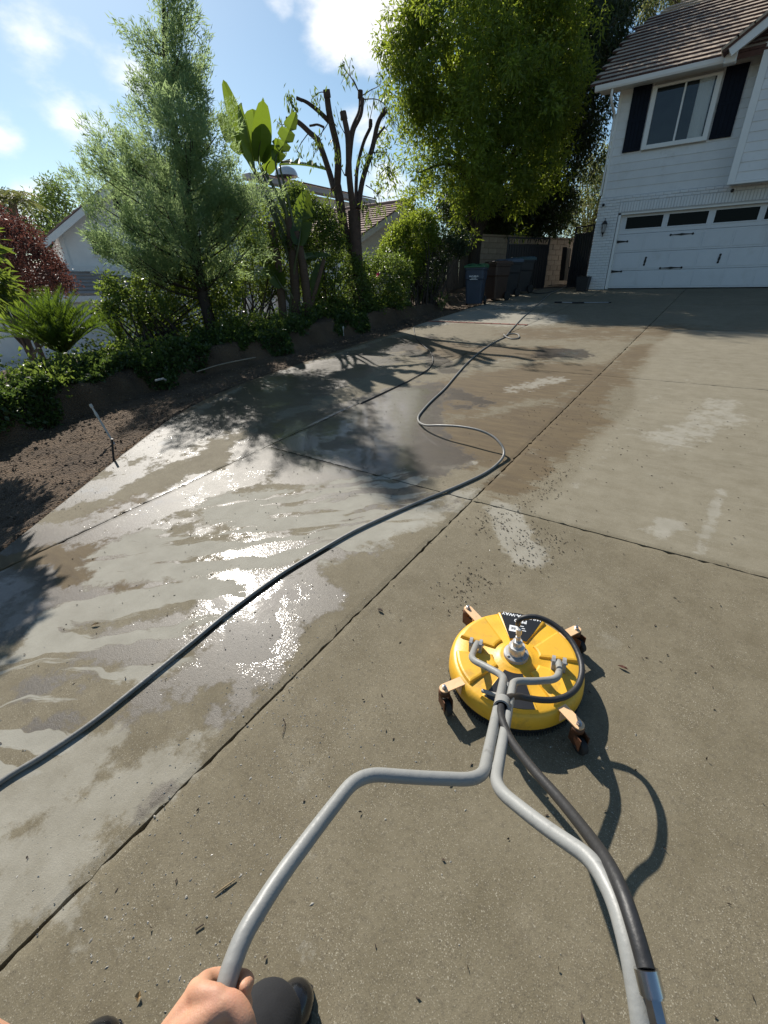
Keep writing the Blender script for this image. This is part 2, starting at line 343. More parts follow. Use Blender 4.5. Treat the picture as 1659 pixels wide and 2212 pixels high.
    bh = math_('ADD', math_('MULTIPLY', fine, .6), math_('MULTIPLY', spk, .5)); bp = N(t, 'ShaderNodeBump', i_Strength=.5, i_Distance=.004); LK(t, bh, 0, bp, 'Height'); LK(t, bp, 0, b, 'Normal')
    # the water surface: fine pitting where the film is thin, soft ripples where it is deep
    n5 = N(t, 'ShaderNodeTexVoronoi', i_Scale=120.0, feature='SMOOTH_F1'); LK(t, *P, n5, 'Vector'); n6 = noise(14, 3, .5); n7 = noise(4.5, 5, .6)
    rough_ = mr(n7, .38, .66, .25, 1.0)
    wh = math_('ADD', math_('MULTIPLY', math_('MULTIPLY', n5, rough_), math_('SUBTRACT', 1.0, math_('MULTIPLY', film, .8))), math_('MULTIPLY', n6, .8))
    cb = N(t, 'ShaderNodeBump', i_Strength=.26, i_Distance=.005); LK(t, wh, 0, cb, 'Height')
    # ragged grain standing through the thin film: every grain's wet top tilts its own way
    fc = N(t, 'ShaderNodeTexVoronoi', i_Scale=210.0); LK(t, *P, fc, 'Vector')
    sub = N(t, 'ShaderNodeVectorMath', operation='SUBTRACT'); sub.inputs[1].default_value = (.5, .5, .5); LK(t, fc, 'Color', sub, 0)
    n8 = noise(4.5, 7, .7); kk = math_('MULTIPLY', mr(n8, .46, .66, .02, .24), math_('SUBTRACT', 1.0, math_('MULTIPLY', film, .85)))
    scl = N(t, 'ShaderNodeVectorMath', operation='SCALE'); LK(t, sub, 0, scl, 0); LK(t, kk, 0, scl, 'Scale')
    add_ = N(t, 'ShaderNodeVectorMath', operation='ADD'); LK(t, cb, 0, add_, 0); LK(t, scl, 0, add_, 1)
    nrm_ = N(t, 'ShaderNodeVectorMath', operation='NORMALIZE'); LK(t, add_, 0, nrm_, 0); LK(t, nrm_, 0, b, 'Coat Normal')
    return m
M_SOIL = soilmat(); M_CON = concrete('driveway_concrete'); M_CONDRY = concrete('plain_concrete', False)
M_CONB = mat('neighbour_paving', (.52, .49, .44), .85, .08, 2.0)

# ------------------------------------------------------------------ terrain
gx = np.concatenate([[-900, -300, -120, -60, -40, -30, -24, -19], np.linspace(-16, -9, 29), np.linspace(-8.9, -2.0, 139), [-1, 2, 6, 12, 20, 40, 100, 300, 900]])
gy = np.concatenate([[-900, -200, -60, -20, -9, -5], np.linspace(-3, 16, 200), [17.3, 20, 24, 30, 40, 60, 110, 300, 900]])
XX, YY = np.meshgrid(gx, gy); ZZ = tz(XX, YY)
far = np.maximum(np.maximum(np.abs(XX) - 60, np.abs(YY) - 60), 0); ZZ = ZZ - np.minimum(far * .02, 8)
ZZ = np.where((XX > edge_x(YY) - .02) & (YY < 17.4) & (YY > -8), ZZ - .06, ZZ)
fn = RS.normal(size=ZZ.shape) * .008; near = (XX > -9) & (XX < -3.2) & (YY > -3) & (YY < 16); ZZ = ZZ + np.where(near, fn, 0)
nx, ny = len(gx), len(gy); ii = np.arange(nx * ny).reshape(ny, nx)
q = np.stack([ii[:-1, :-1], ii[:-1, 1:], ii[1:, 1:], ii[1:, :-1]], -1).reshape(-1, 4)
tag(obj('ground', np_mesh('ground', np.stack([XX, YY, ZZ], -1).reshape(-1, 3), q, M_SOIL, True), None), 'dark bare earth of the garden bed and bank beside the drive', kind='structure')
# neighbour's pale paving, lower down
mb = MB(); mb.add([(-20.9, -6, -.73), (-11.9, -6, -.73), (-11.9, 14, -.52), (-20.9, 14, -.52)], [(0, 1, 2, 3)])
tag(obj('neighbour_driveway', mb, M_CONB), 'pale sunlit concrete drive of the house on the left', kind='structure')

# ------------------------------------------------------------------ driveway slabs
def strokes(x, y, lst):
    r = np.zeros(len(x))
    for pts, w_, val in lst:
        p = np.array([G(*q_)[:2] for q_ in pts]); d = np.full(len(x), 1e9)
        for a, b in zip(p[:-1], p[1:]):
            ab = b - a; tt = np.clip(((x - a[0]) * ab[0] + (y - a[1]) * ab[1]) / (ab @ ab + 1e-9), 0, 1)
            d = np.minimum(d, np.hypot(x - a[0] - tt * ab[0], y - a[1] - tt * ab[1]))
        r = np.maximum(r, val * (1 - sstep(w_ * .15, w_ * 1.75, d)))
    return r
WET = [  # (line over the drive, half width in metres, depth of the film)
    ([(20, 1260), (60, 1330)], .22, 1.0), ([(0, 1170), (120, 1150)], .25, .8),
    ([(120, 1090), (330, 1000)], .28, .7), ([(330, 960), (480, 900), (640, 840), (780, 780)], .75, .78), ([(780, 770), (880, 735)], .6, .72), ([(600, 830), (720, 790)], .6, .95),
    ([(250, 1130), (420, 1060), (560, 1010)], .4, .66), ([(620, 960), (700, 920), (800, 890)], .55, 1.25), ([(700, 1000), (820, 985), (900, 980)], .45, 1.2), ([(880, 850), (880, 900), (850, 950)], .4, 1.25),
    ([(300, 1170), (500, 1110), (700, 1070), (860, 1060)], .35, .62), ([(860, 1070), (960, 1085)], .22, .5),
    ([(150, 1310), (300, 1250), (500, 1210), (640, 1180), (760, 1150)], .3, .62),
    ([(250, 1400), (400, 1350), (520, 1330), (620, 1260)], .26, .72), ([(490, 1270), (530, 1340), (555, 1390)], .2, 1.15), ([(560, 1400), (540, 1470)], .16, .7), ([(620, 1300), (700, 1290)], .18, .7),
    ([(350, 1500), (480, 1430), (560, 1440)], .16, .66), ([(470, 1540), (530, 1500)], .10, .7), ([(250, 1560), (350, 1520)], .12, .45),
    ([(50, 1500), (150, 1450), (240, 1440)], .1, .55), ([(40, 1590), (150, 1560)], .1, .5), ([(0, 1380), (120, 1340)], .2, .6),
    ([(1200, 762), (1235, 764)], .35, .9), ([(900, 760), (980, 800)], .3, .62), ([(920, 830), (1010, 870)], .35, .55), ([(380, 1690), (300, 1760), (240, 1840)], .05, .5),
]
BROWN = [([(880, 740), (1000, 760), (1150, 760)], .7, .9), ([(950, 860), (1100, 830), (1230, 810)], .8, 1.15), ([(950, 960), (1100, 940), (1200, 900)], .6, 1.05), ([(1090, 1050), (1170, 990), (1260, 900)], .22, .95), ([(1230, 880), (1320, 800), (1400, 750)], .3, .85),
         ([(1150, 720), (1300, 720), (1440, 715)], .9, .75), ([(180, 1130), (330, 1080)], .25, .7), ([(0, 1250), (60, 1200), (200, 1190), (240, 1240)], .4, 1.1), ([(120, 1300), (230, 1270)], .18, .8), ([(900, 1010), (1000, 1000)], .2, .6), ([(330, 945), (400, 888), (500, 838), (600, 801), (700, 768), (800, 735), (890, 708)], .13, .9), ([(540, 960), (640, 900)], .3, .5), ([(560, 1300), (660, 1270)], .1, .4)]
CLEAN = [([(1170, 1330), (1300, 1120), (1400, 950), (1500, 820), (1560, 740)], .0, 0), ([(1440, 950), (1560, 900)], .28, .8), ([(1490, 930), (1560, 870)], .22, .8), ([(1420, 1150), (1450, 1130)], .10, .95), ([(1510, 1190), (1560, 1060)], .05, .9), ([(1080, 1100), (1140, 1200)], .13, 1.1), ([(900, 1130), (960, 1100), (1010, 1060)], .13, .9), ([(1110, 840), (1200, 820)], .2, .75), ([(1040, 790), (1110, 770)], .1, .6),
         ([(940, 690), (1040, 680), (1130, 690)], .9, 1.7), ([(1000, 665), (1130, 660)], 1.0, .85), ([(40, 1860), (200, 1770), (360, 1660)], .15, 1.0), ([(0, 1960), (120, 1880)], .2, .95), ([(30, 1740), (160, 1660)], .16, 1.1), ([(200, 1620), (240, 1590)], .1, .9), ([(420, 1600), (520, 1530)], .08, .7), ([(1020, 1000), (960, 1010)], .06, .8), ([(1460, 840), (1560, 800)], .4, .35), ([(1250, 1050), (1330, 950), (1420, 850)], .12, .46),
         ([(640, 1790), (700, 1900), (760, 1960)], .05, .3), ([(660, 2060), (650, 1990)], .05, .55), ([(80, 2150), (180, 2060), (260, 2000)], .07, .45), ([(150, 1080), (250, 1010), (320, 950)], .14, .7)]
TONG = [([(60, 1440), (200, 1420), (340, 1400)], .22, 1.0), ([(160, 1350), (300, 1310), (430, 1300)], .26, 1.0), ([(300, 1200), (500, 1180), (700, 1150), (840, 1100)], .34, 1.0), ([(500, 1100), (700, 1080), (860, 1060)], .3, .95), ([(0, 1480), (120, 1500)], .2, 1.0), ([(0, 1620), (100, 1580)], .18, .9), ([(820, 1120), (940, 1070)], .12, .7)]
def seg_grid(x0, x1, y0, y1, st):
    n = max(2, int((x1 - x0) / st) + 1); m_ = max(2, int((y1 - y0) / st) + 1); return np.linspace(0, 1, n), np.linspace(y0, y1, m_)
drive = thing('driveway', None, None); tag(drive, 'long sloping concrete drive cut into slabs, half wet', kind='structure')
GAP = .006
def slab(xa, xb, y0, y1, st, m, nm='slab'):
    """xa, xb: numbers or functions of y"""
    fa = xa if callable(xa) else (lambda y: np.full_like(y, xa)); fb = xb if callable(xb) else (lambda y: np.full_like(y, xb))
    y0, y1 = y0 + GAP, y1 - GAP
    wid = float((fb(np.array([(y0 + y1) / 2])) - fa(np.array([(y0 + y1) / 2])))[0])
    tx = np.linspace(0, 1, max(2, int(wid / st) + 1)); ty = np.linspace(y0, y1, max(2, int((y1 - y0) / st) + 1))
    TX, TY = np.meshgrid(tx, ty); A = fa(TY) + GAP; B = fb(TY) - GAP; X = A + (B - A) * TX; Y_ = TY.copy()
    if st < .2:
        jw = .006; X[:, 0] += RS.normal(size=len(ty)) * jw * (RS.rand(len(ty)) < .35); X[:, -1] += RS.normal(size=len(ty)) * jw * (RS.rand(len(ty)) < .35)
        Y_[0] += RS.normal(size=len(tx)) * jw * (RS.rand(len(tx)) < .35); Y_[-1] += RS.normal(size=len(tx)) * jw * (RS.rand(len(tx)) < .35)
    Z = S * Y_ ; dz = np.zeros_like(Z)
    for sl_ in (np.s_[0, :], np.s_[-1, :], np.s_[:, 0], np.s_[:, -1]): dz[sl_] = -.004
    Z = Z + dz; nY, nX = X.shape; ii = np.arange(nX * nY).reshape(nY, nX)
    q = np.stack([ii[:-1, :-1], ii[:-1, 1:], ii[1:, 1:], ii[1:, :-1]], -1).reshape(-1, 4)
    v = np.stack([X, Y_, Z], -1).reshape(-1, 3)
    ring = np.concatenate([ii[0, :], ii[1:, -1], ii[-1, -2::-1], ii[-2:0:-1, 0]]); lo = v[ring].copy(); lo[:, 2] -= .07
    k = len(v); v = np.concatenate([v, lo]); rn = len(ring); a = np.arange(rn); b2 = (a + 1) % rn
    q = np.concatenate([q, np.stack([ring[b2], ring[a], k + a, k + b2], -1)])
    me = np_mesh(nm, v, q, m, False)
    if m is M_CON:
        X_, YY_ = v[:, 0], v[:, 1]
        data = dict(wet=strokes(X_, YY_, WET), brown=strokes(X_, YY_, BROWN), clean=strokes(X_, YY_, CLEAN), tongue=strokes(X_, YY_, TONG))
        data['zone'] = sstep(-.80, -.68, X_ + .10 * np.sin(YY_ * .9) + .05 * np.sin(YY_ * 3.1)) * sstep(2.83, 2.86, YY_) * (1 - sstep(10.42, 10.48, YY_))
        data['wet'] = data['wet'] * (1 - sstep(-1.25, -1.15, X_) * (YY_ < 2.8))
        for kk, vv in data.items():
            at = me.attributes.new(kk, 'FLOAT', 'POINT'); at.data.foreach_set('value', vv.astype(np.float32))
    return obj(nm, me, None, drive)
rows = [-4.7, -1.0, 2.83, 6.72, 10.45, 13.9, 17.46]
for r0, r1 in zip(rows[:-1], rows[1:]):
    st = .035 if r1 < 7 else .05
    vis = r1 > -.9
    if r0 == -1.0: slab(lambda y: edge_x(y), -3.53, r0, 6.72, st, M_CON)      # the left bay is poured in longer lengths
    elif r0 > 3: slab(lambda y: edge_x(y), -3.53, r0, r1, st, M_CON)
    if r1 > -.9: slab(-3.53, -1.22, r0, r1, st, M_CON)
    else: slab(lambda y: edge_x(y), -1.22, r0, r1, .5, M_CON)
    slab(-1.22, 1.1, r0, r1, st if vis else .5, M_CON)
    slab(1.1, 3.4, r0, r1, .6, M_CONDRY); slab(3.4, 5.7, r0, r1, .6, M_CONDRY)
# side yard slabs behind the bins towards the gate
mb = MB(); mb.add([(-6.4, 17.48, S * 17.46 - .004), (-4.2, 17.48, S * 17.46 - .004), (-4.2, 26, S * 17.46 + .18), (-6.4, 26, S * 17.46 + .18)], [(0, 1, 2, 3)])
tag(obj('side_path', mb, M_CONDRY), 'concrete side path running back past the gate', kind='structure')
# red brick edging strip across the left bay
M_RB = mat('red_edging', (.20, .065, .04), .85, .25, 12, .4, 60)
e = thing('brick_edging', None, None, (-6, 10.36, S * 10.36)); tag(e, 'thin strip of red brick edging set across the drive', kind='structure')
mbk = MB(); mbk.box(-.1, .1, -.045, .045, -.02, .012, .006); mebk = mbk.mesh('brick', M_RB)
for i in range(12):
    x = -5.95 + i * .212; obj('brick', mebk, None, e, (x, 10.38 - .004 * i, S * (10.38 - .004 * i)), (R_(4.8), 0, random.uniform(-.02, .02)))

# ------------------------------------------------------------------ house on the right
M_WALL = mat('white_siding_paint', (.70, .705, .70), .6, .05, 3.0, .12, 60, dirt=((.50, .49, .46), 1.7, .55, .55))
M_BRICK = mat('white_painted_brick', (.70, .705, .705), .65, .045, 9.0, .5, 28)
M_MORT = mat('painted_mortar', (.50, .505, .51), .8, .05, 9.0)
M_TRIM = mat('white_trim', (.76, .76, .74), .45, .02, 3.0)
M_SHUT = mat('navy_shutter', (.006, .009, .018), .6, .15, 5, .2, 30, spec=.15)
M_IRON = mat('black_iron', (.012, .011, .012), .5, .2, 20)
M_TILE = mat('weathered_roof_tile', (.44, .345, .255), .85, .16, 7.0, .4, 35, dirt=((.14, .09, .07), 2.2, .55, .7))
M_TILEEDGE = mat('roof_tile_edge_shade', (.10, .055, .048), .9, .2, 8.0)  # shade of the butt ends and course lines painted in as darker colour
M_DOOR = mat('garage_door_paint', (.64, .65, .67), .42, .03, 3.0, .05, 90, dirt=((.52, .52, .51), 1.3, .55, .5))
M_DARK = mat('dark_interior', (.012, .012, .013), .9, .1)
M_CURT = mat('sheer_curtain', (.8, .8, .78), .9, .08, 9, stretch=(14, 1, .4))
def glassmat(name, tint=.86, tr=.55):
    m = bpy.data.materials.new(name); m.use_nodes = True; t = m.node_tree; t.nodes.remove(t.nodes['Principled BSDF']); o = t.nodes['Material Output']
    a = N(t, 'ShaderNodeBsdfTransparent'); a.inputs[0].default_value = (tint, tint * 1.03, tint * 1.04, 1); g = N(t, 'ShaderNodeBsdfGlossy', i_Roughness=.015); g.inputs[0].default_value = (.95, .97, 1, 1)
    fr = N(t, 'ShaderNodeFresnel', i_IOR=1.6); nzz = N(t, 'ShaderNodeTexNoise', i_Scale=1.4); bp = N(t, 'ShaderNodeBump', i_Strength=.05, i_Distance=.02); tcn = N(t, 'ShaderNodeTexCoord')
    LK(t, tcn, 'Object', nzz, 'Vector'); LK(t, nzz, 0, bp, 'Height'); LK(t, bp, 0, g, 'Normal')
    mx = N(t, 'ShaderNodeMixShader'); LK(t, fr, 0, mx, 0); LK(t, a, 0, mx, 1); LK(t, g, 0, mx, 2); LK(t, mx, 0, o, 'Surface'); MATS[name] = m; return m
M_GLASS = glassmat('window_glass')
M_BLK = mat('black_glass', (.004, .005, .006), .05, .1, 3, spec=.08)
GZ = S * 17.46          # garage floor height
YB = 17.30              # face of the brick
house = thing('house', 'two storey white house with brown tiled roof and wide white garage door', 'house', (-4.1, 17.3, GZ))
mb = MB()
mb.box(-4.10, -3.52, YB + .012, 17.9, GZ - .3, 3.98)           # pier core
mb.box(-3.52, 5.2, YB + .012, 17.9, 3.545, 3.98)                # lintel core
mb.box(-4.06, 5.2, YB + .06, 18.2, 3.98, 6.60)                  # upper wall core
mb.box(-4.06, 8.0, 18.0, 27, GZ - .3, 6.58)                     # body of the house
mb.box(2.2, 8.0, YB + .012, 18.0, GZ - .3, 3.545)
obj('wall', mb, M_MORT, house)
# painted bricks: pier, two courses and a soldier course over the door
def brickmesh(l, h, d=.03):
    m_ = MB(); m_.box(0, l, 0, d, 0, h, .006); return m_.mesh('brick', M_BRICK)
bm1, bm2, bm3 = brickmesh(.196, .066), brickmesh(.094, .066), brickmesh(.066, .24)
def addbrick(me, x, z): obj('brick', me, None, house, (x, YB - random.uniform(.0, .008), z + random.uniform(-.002, .002)), (random.uniform(-.012, .012), random.uniform(-.012, .012), random.uniform(-.02, .02)))
row = 0; z = GZ + .004
while z < 3.90:
    if row % 2 == 0:
        for k in range(3): addbrick(bm1, -4.125 + k * .203, z)
    else:
        addbrick(bm2, -4.125, z); addbrick(bm1, -4.024, z); addbrick(bm1, -3.821, z); addbrick(bm2, -3.618, z)
    row += 1; z += .0755
for r in range(2):
    x = -3.516 - (.1 if r else 0)
    for k in range(22): addbrick(bm1, x + k * .203, 3.826 + r * .0755)
for k in range(62): addbrick(bm3, -3.505 + k * .0755, 3.57)
# jamb and head trim
mb = MB(); mb.box(-3.505, -3.435, 17.33, 17.56, GZ, 3.50, .004); mb.box(-3.435, 5.0, 17.33, 17.56, 3.495, 3.56, .004); obj('door_casing', mb, M_TRIM, house)
# garage door: four sections, top one glazed
gd = MB(); gd.box(-3.437, 1.9, 17.53, 17.57, GZ + .01, 3.50); gdo = obj('garage_door', gd, M_DARK, house)
zs = np.linspace(GZ + .02, 3.495, 5)
px = [(-3.28, -2.29), (-2.15, -1.17), (-1.01, -.02), (.12, 1.11)]
def panel_section(z0, z1, glazed):
    m_ = MB()
    if glazed:
        za, zb = z0 + .13, z1 - .06; xs = [-3.437] + [v for p in px for v in p] + [1.9]
        m_.box(-3.437, 1.9, 17.488, 17.528, z0 + .004, za); m_.box(-3.437, 1.9, 17.488, 17.528, zb, z1)
        for i in range(0, len(xs), 2): m_.box(xs[i], xs[i + 1], 17.488, 17.528, za, zb)
        for p in px:                                             # raised frame round each pane
            m_.box(p[0] - .03, p[1] + .03, 17.476, 17.490, za - .03, za + .004, .003); m_.box(p[0] - .03, p[1] + .03, 17.476, 17.490, zb - .004, zb + .03, .003)
            m_.box(p[0] - .03, p[0] + .004, 17.477, 17.491, za, zb); m_.box(p[1] - .004, p[1] + .03, 17.477, 17.491, za, zb)
    else:
        m_.box(-3.437, 1.9, 17.492, 17.528, z0 + .004, z1 - .003, .003)
        for k in range(7):                                       # long pressed panels
            x0 = -3.39 + k * .745; m_.box(x0, x0 + .70, 17.484, 17.4935, z0 + .05, z1 - .05, .006)
    return m_
for i in range(4): obj('door_panel', panel_section(zs[i], zs[i + 1], i == 3), M_DOOR, gdo)
for p in px[:4]:
    m_ = MB(); m_.box(p[0], p[1], 17.506, 17.514, zs[3] + .13, zs[4] - .06); obj('window_pane', m_, M_BLK, gdo)
def strap(x, z, L, two, horizontal=True):
    m_ = MB(); hw = .018
    if two: poly = [(-L / 2, .012), (-L / 2 + .06, .010), (-.08, .018), (0, .032), (.08, .018), (L / 2 - .06, .010), (L / 2, .012), (L / 2, -.012), (L / 2 - .06, -.010), (.08, -.018), (0, -.032), (-.08, -.018), (-L / 2 + .06, -.010), (-L / 2, -.012)]
    else: poly = [(0, .04), (L, .010), (L, -.010), (0, -.04)]
    mt = Matrix.Translation((x, 17.480, z)) @ Matrix.Rotation(R_(90), 4, 'X')
    if not horizontal: mt = mt @ Matrix.Rotation(R_(86), 4, 'Z')
    m_.prism(poly, .008, mt)
    for e_ in ([-L / 2, L / 2] if two else [L]): m_.lathe([(.030, -.002), (.030, .008), (.018, .016)], 12, mt @ Matrix.Translation((e_, 0, 0)), False)
    return m_
for x, z_, L, two in ((-3.437, 2.80, .30, False), (-3.437, 1.98, .30, False), (-1.71, 2.90, .56, True), (-1.78, 2.04, .56, True), (1.2, 2.9, .56, True), (1.2, 2.04, .56, True)): obj('hinge_strap', strap(x, z_, L, two), M_IRON, gdo)
for x in (-2.52, -.62): obj('door_handle', strap(x, 2.24, .19, True, False), M_IRON, gdo)
# lap siding
def plank(x0, x1, z0, z1, y):
    m_ = MB(); t_ = .018
    m_.add([(x0, y - t_, z0), (x1, y - t_, z0), (x1, y - .004, z1), (x0, y - .004, z1), (x0, y + .02, z0), (x1, y + .02, z0), (x1, y + .02, z1), (x0, y + .02, z1)],
           [(0, 1, 2, 3), (4, 7, 6, 5), (0, 4, 5, 1), (3, 2, 6, 7), (0, 3, 7, 4), (1, 5, 6, 2)]); return m_
z0 = 3.985; zz = [z0 + .2 * k for k in range(14)]
WX0, WX1, WZ0, WZ1 = -3.24, -1.66, 5.02, 6.40
for k in range(13):
    a_, b_ = zz[k], min(zz[k + 1], 6.58)
    if a_ > 6.56: break
    if b_ <= WZ0 or a_ >= WZ1: obj('siding_plank', plank(-4.02, -.85, a_, b_, YB + .06), M_WALL, house)
    else:
        obj('siding_plank', plank(-4.02, WX0 + .01, a_, b_, YB + .06), M_WALL, house); obj('siding_plank', plank(WX1 - .01, -.85, a_, b_, YB + .06), M_WALL, house)
mb = MB(); mb.box(-4.085, -4.015, YB + .02, YB + .14, 3.985, 6.5, .004); obj('corner_board', mb, M_TRIM, house)
# upstairs window
win = MB(); y = YB - .047
win.box(WX0, WX0 + .12, y, y + .07, WZ0, WZ1, .005); win.box(WX1 - .12, WX1, y, y + .07, WZ0, WZ1, .005)
win.box(WX0 + .12, WX1 - .12, y + .002, y + .07, WZ0, WZ0 + .10, .005); win.box(WX0 + .12, WX1 - .12, y + .002, y + .07, WZ1 - .06, WZ1, .005)
xm = (WX0 + WX1) / 2; win.box(xm - .025, xm + .02, y + .012, y + .07, WZ0 + .10, WZ1 - .06, .003)
wo = obj('window', win, M_TRIM, house)
for (a_, b_) in ((WX0 + .12, xm - .025), (xm + .02, WX1 - .12)):
    m_ = MB(); m_.add([(a_, y + .03, WZ0 + .10), (b_, y + .03, WZ0 + .10), (b_, y + .03, WZ1 - .06), (a_, y + .03, WZ1 - .06)], [(0, 1, 2, 3)]); obj('pane', m_, M_GLASS, wo)
m_ = MB()
for k in range(34):
    t0, t1 = k / 34, (k + 1) / 34; xa, xb = xm + .30 + t0 * .33, xm + .30 + t1 * .33; ya = y + .052 + .008 * math.sin(k * 1.9); yb = y + .052 + .008 * math.sin((k + 1) * 1.9)
    m_.add([(xa, ya, WZ0 + .1), (xb, yb, WZ0 + .1), (xb, yb, WZ1 - .06), (xa, ya, WZ1 - .06)], [(0, 1, 2, 3)], True)
obj('curtain', m_, M_CURT, wo)
m_ = MB(); m_.box(WX0 + .1, WX1 - .1, y + .064, y + .0675, WZ0 + .08, WZ1 - .04); obj('dark_room_panel', m_, mat('dim_room', (.03, .034, .034), .9, .3, 3), wo)  # flat dark panel whose colour stands in for the unlit room
def shutter(x0, x1, z0, z1):
    m_ = MB(); y_ = YB + .005; m_.box(x0, x1, y_ + .004, y_ + .034, z0, z1, .004); w_ = (x1 - x0 - .08) / 4
    m_.box(x0, x1, y_ - .012, y_ + .006, z0, z0 + .08, .003); m_.box(x0, x1, y_ - .012, y_ + .006, z1 - .08, z1, .003); m_.box(x0, x1, y_ - .012, y_ + .006, (z0 + z1) / 2 - .05, (z0 + z1) / 2 + .03, .003)
    o_ = obj('shutter', m_, M_SHUT, house)
    for k in range(4):
        s_ = MB(); s_.box(x0 + .04 + k * w_ + .004, x0 + .04 + (k + 1) * w_ - .004, y_ - .006, y_ + .006, z0 + .08, z1 - .08, .002); obj('shutter_board', s_, M_SHUT, o_)
shutter(-3.74, -3.28, 5.03, 6.47); shutter(-1.62, -1.14, 5.03, 6.47)
# projecting bay with its own gable
BY = 16.78
mb = MB(); mb.box(-.86, 5.2, BY + .02, YB + .05, 3.93, 6.55); mb.add([(-.86, BY + .02, 6.55), (5.2, BY + .02, 6.55), (2.2, BY + .02, 8.3), (-.86, YB, 6.55), (5.2, YB, 6.55), (2.2, YB, 8.3)], [(0, 1, 2), (5, 4, 3), (0, 2, 5, 3), (2, 1, 4, 5)]); obj('bay_wall', mb, M_WALL, house)
mb = MB(); mb.box(-.90, -.74, BY - .012, BY + .10, 3.90, 6.62, .004); mb.box(-.74, 5.2, BY - .01, BY + .02, 3.90, 3.95, .003); obj('corner_board', mb, M_TRIM, house)
for k in range(13):
    a_ = 3.955 + k * .2; obj('siding_plank', plank(-.735, 2.6, a_, a_ + .2, BY + .02), M_WALL, house)
# eaves, gutter, downpipe
EX0, EX1, EY = -4.62, -1.58, 16.72
mb = MB(); mb.box(EX0 + .04, EX1, EY + .12, YB + .1, 6.475, 6.50); obj('soffit', mb, M_TRIM, house)
gp = [(0, 0), (.105, 0), (.105, .11), (.085, .13), (.085, .02), (.012, .02), (-.012, .125), (-.03, .125), (-.02, .04)]
mb = MB(); mt = Matrix(((0, 0, 1, EX0), (1, 0, 0, EY), (0, 1, 0, 6.40), (0, 0, 0, 1))); mb.prism(gp, EX1 - EX0 + .05, mt); obj('gutter', mb, M_TRIM, house)
mb = MB(); mb.box(EX1 - .08, EX1 + .17, EY - .06, EY + .16, 6.36, 6.58, .02); obj('gutter_box', mb, M_TRIM, house)
mb = MB(); mb.tube([(-4.17, EY + .06, 6.42), (-4.17, EY + .07, 6.26), (-4.15, EY + .16, 6.12), (-4.12, YB - .02, 5.92), (-4.12, YB + .01, 5.5)], .035, 10, sub=5); mb.tube([(-4.12, YB + .03, 5.52), (-4.14, YB + .06, 4.05)], .03, 8); obj('downpipe', mb, M_TRIM, house)
# main roof: tiles in courses on a 30 degree slope, left edge cut back towards the ridge
PIT = R_(30); NR = Vector((0, -math.sin(PIT), math.cos(PIT))); UP = Vector((0, math.cos(PIT), math.sin(PIT)))
RO = Vector((0, EY + .02, 6.53))
def roofhit(u, v):
    d = Vector(ray(u, v)); o = Vector((0, 0, H)); t = (RO - o).dot(NR) / d.dot(NR); p = o + d * t; return p.x, (p - RO).dot(UP)
lp = sorted([roofhit(*p_) for p_ in ((1289, 188), (1340, 110), (1386, 58), (1430, 31), (1477, 5))], key=lambda q_: q_[1])
LPL, LPX = [q_[1] for q_ in lp], [q_[0] for q_ in lp]
TOPL = 8.4
def leftx(l): return float(np.interp(l, LPL, LPX)) if l < LPL[-1] else LPX[-1] + (l - LPL[-1]) * .9
poly = [RO + Vector((leftx(l), 0, 0)) + UP * l for l in np.linspace(0, TOPL, 16)]; right = [RO + Vector((7.5, 0, 0)) + UP * l for l in (0, TOPL)]
mb = MB(); base = poly + [right[1], right[0]]; n_ = len(base); off = NR * -.12
mb.add([p_ - NR * .01 for p_ in base] + [p_ + off for p_ in base], [tuple(range(n_))[::-1], tuple(range(n_, 2 * n_))] + [(i, (i + 1) % n_, n_ + (i + 1) % n_, n_ + i) for i in range(n_)])
ridge_y, ridge_z = poly[-1].y, poly[-1].z
mb.add([tuple(poly[-1]), tuple(right[1]), (7.5, 2 * ridge_y - EY, 6.5), (leftx(TOPL), 2 * ridge_y - EY, 6.5)], [(0, 1, 2, 3)])
obj('roof', mb, M_TILEEDGE, house)
tl = MB(); TW, TH, EXP = .30, .40, .335
tl.add([(0, 0, 0), (TW - .006, 0, 0), (TW - .006, TH, 0), (0, TH, 0), (0, 0, .06), (TW - .006, 0, .06), (TW - .006, TH, .012), (0, TH, .012)], [(0, 3, 2, 1), (4, 5, 6, 7), (1, 2, 6, 5), (2, 3, 7, 6), (3, 0, 4, 7)])
o_ = len(tl.v); tl.add([(0, -.001, 0), (TW - .006, -.001, 0), (TW - .006, -.001, .06), (0, -.001, .06)], [(0, 1, 2, 3)])
tile = tl.mesh('roof_tile', M_TILE); tile.materials.append(M_TILEEDGE); tile.polygons[len(tile.polygons) - 1].material_index = 1
GAB_A = Vector((-1.52, EY, 6.50))
cnt = 0; rest = MB(); c_ = 0; l = .0
while l < TOPL - .2:
    x = leftx(l) - .04 + (c_ % 2) * .15 - .15
    xr = -1.45 + l * .95 if l < 7 else 6            # valley against the bay gable
    while x < min(xr + .3, 3.2):
        p_ = RO + Vector((x, 0, 0)) + UP * l + NR * .0; jx = random.uniform(-.004, .004); jl = random.uniform(-.008, .008); jr = random.uniform(-.012, .012)
        u_, v_, dd_ = F_, 0, 0
        if cnt < 300 and x < 1.0:
            obj('roof_tile', tile, None, house, p_ + UP * jl, (PIT + jr, 0, jx)); cnt += 1
        else:
            mt = Matrix.Translation(p_) @ Matrix.Rotation(PIT, 4, 'X'); rest.add([mt @ Vector(q_) for q_ in tl.v], tl.f)
        x += TW
    l += EXP; c_ += 1
if rest.v: tag(obj('roof_tile', rest, M_TILE, house), kind='stuff')
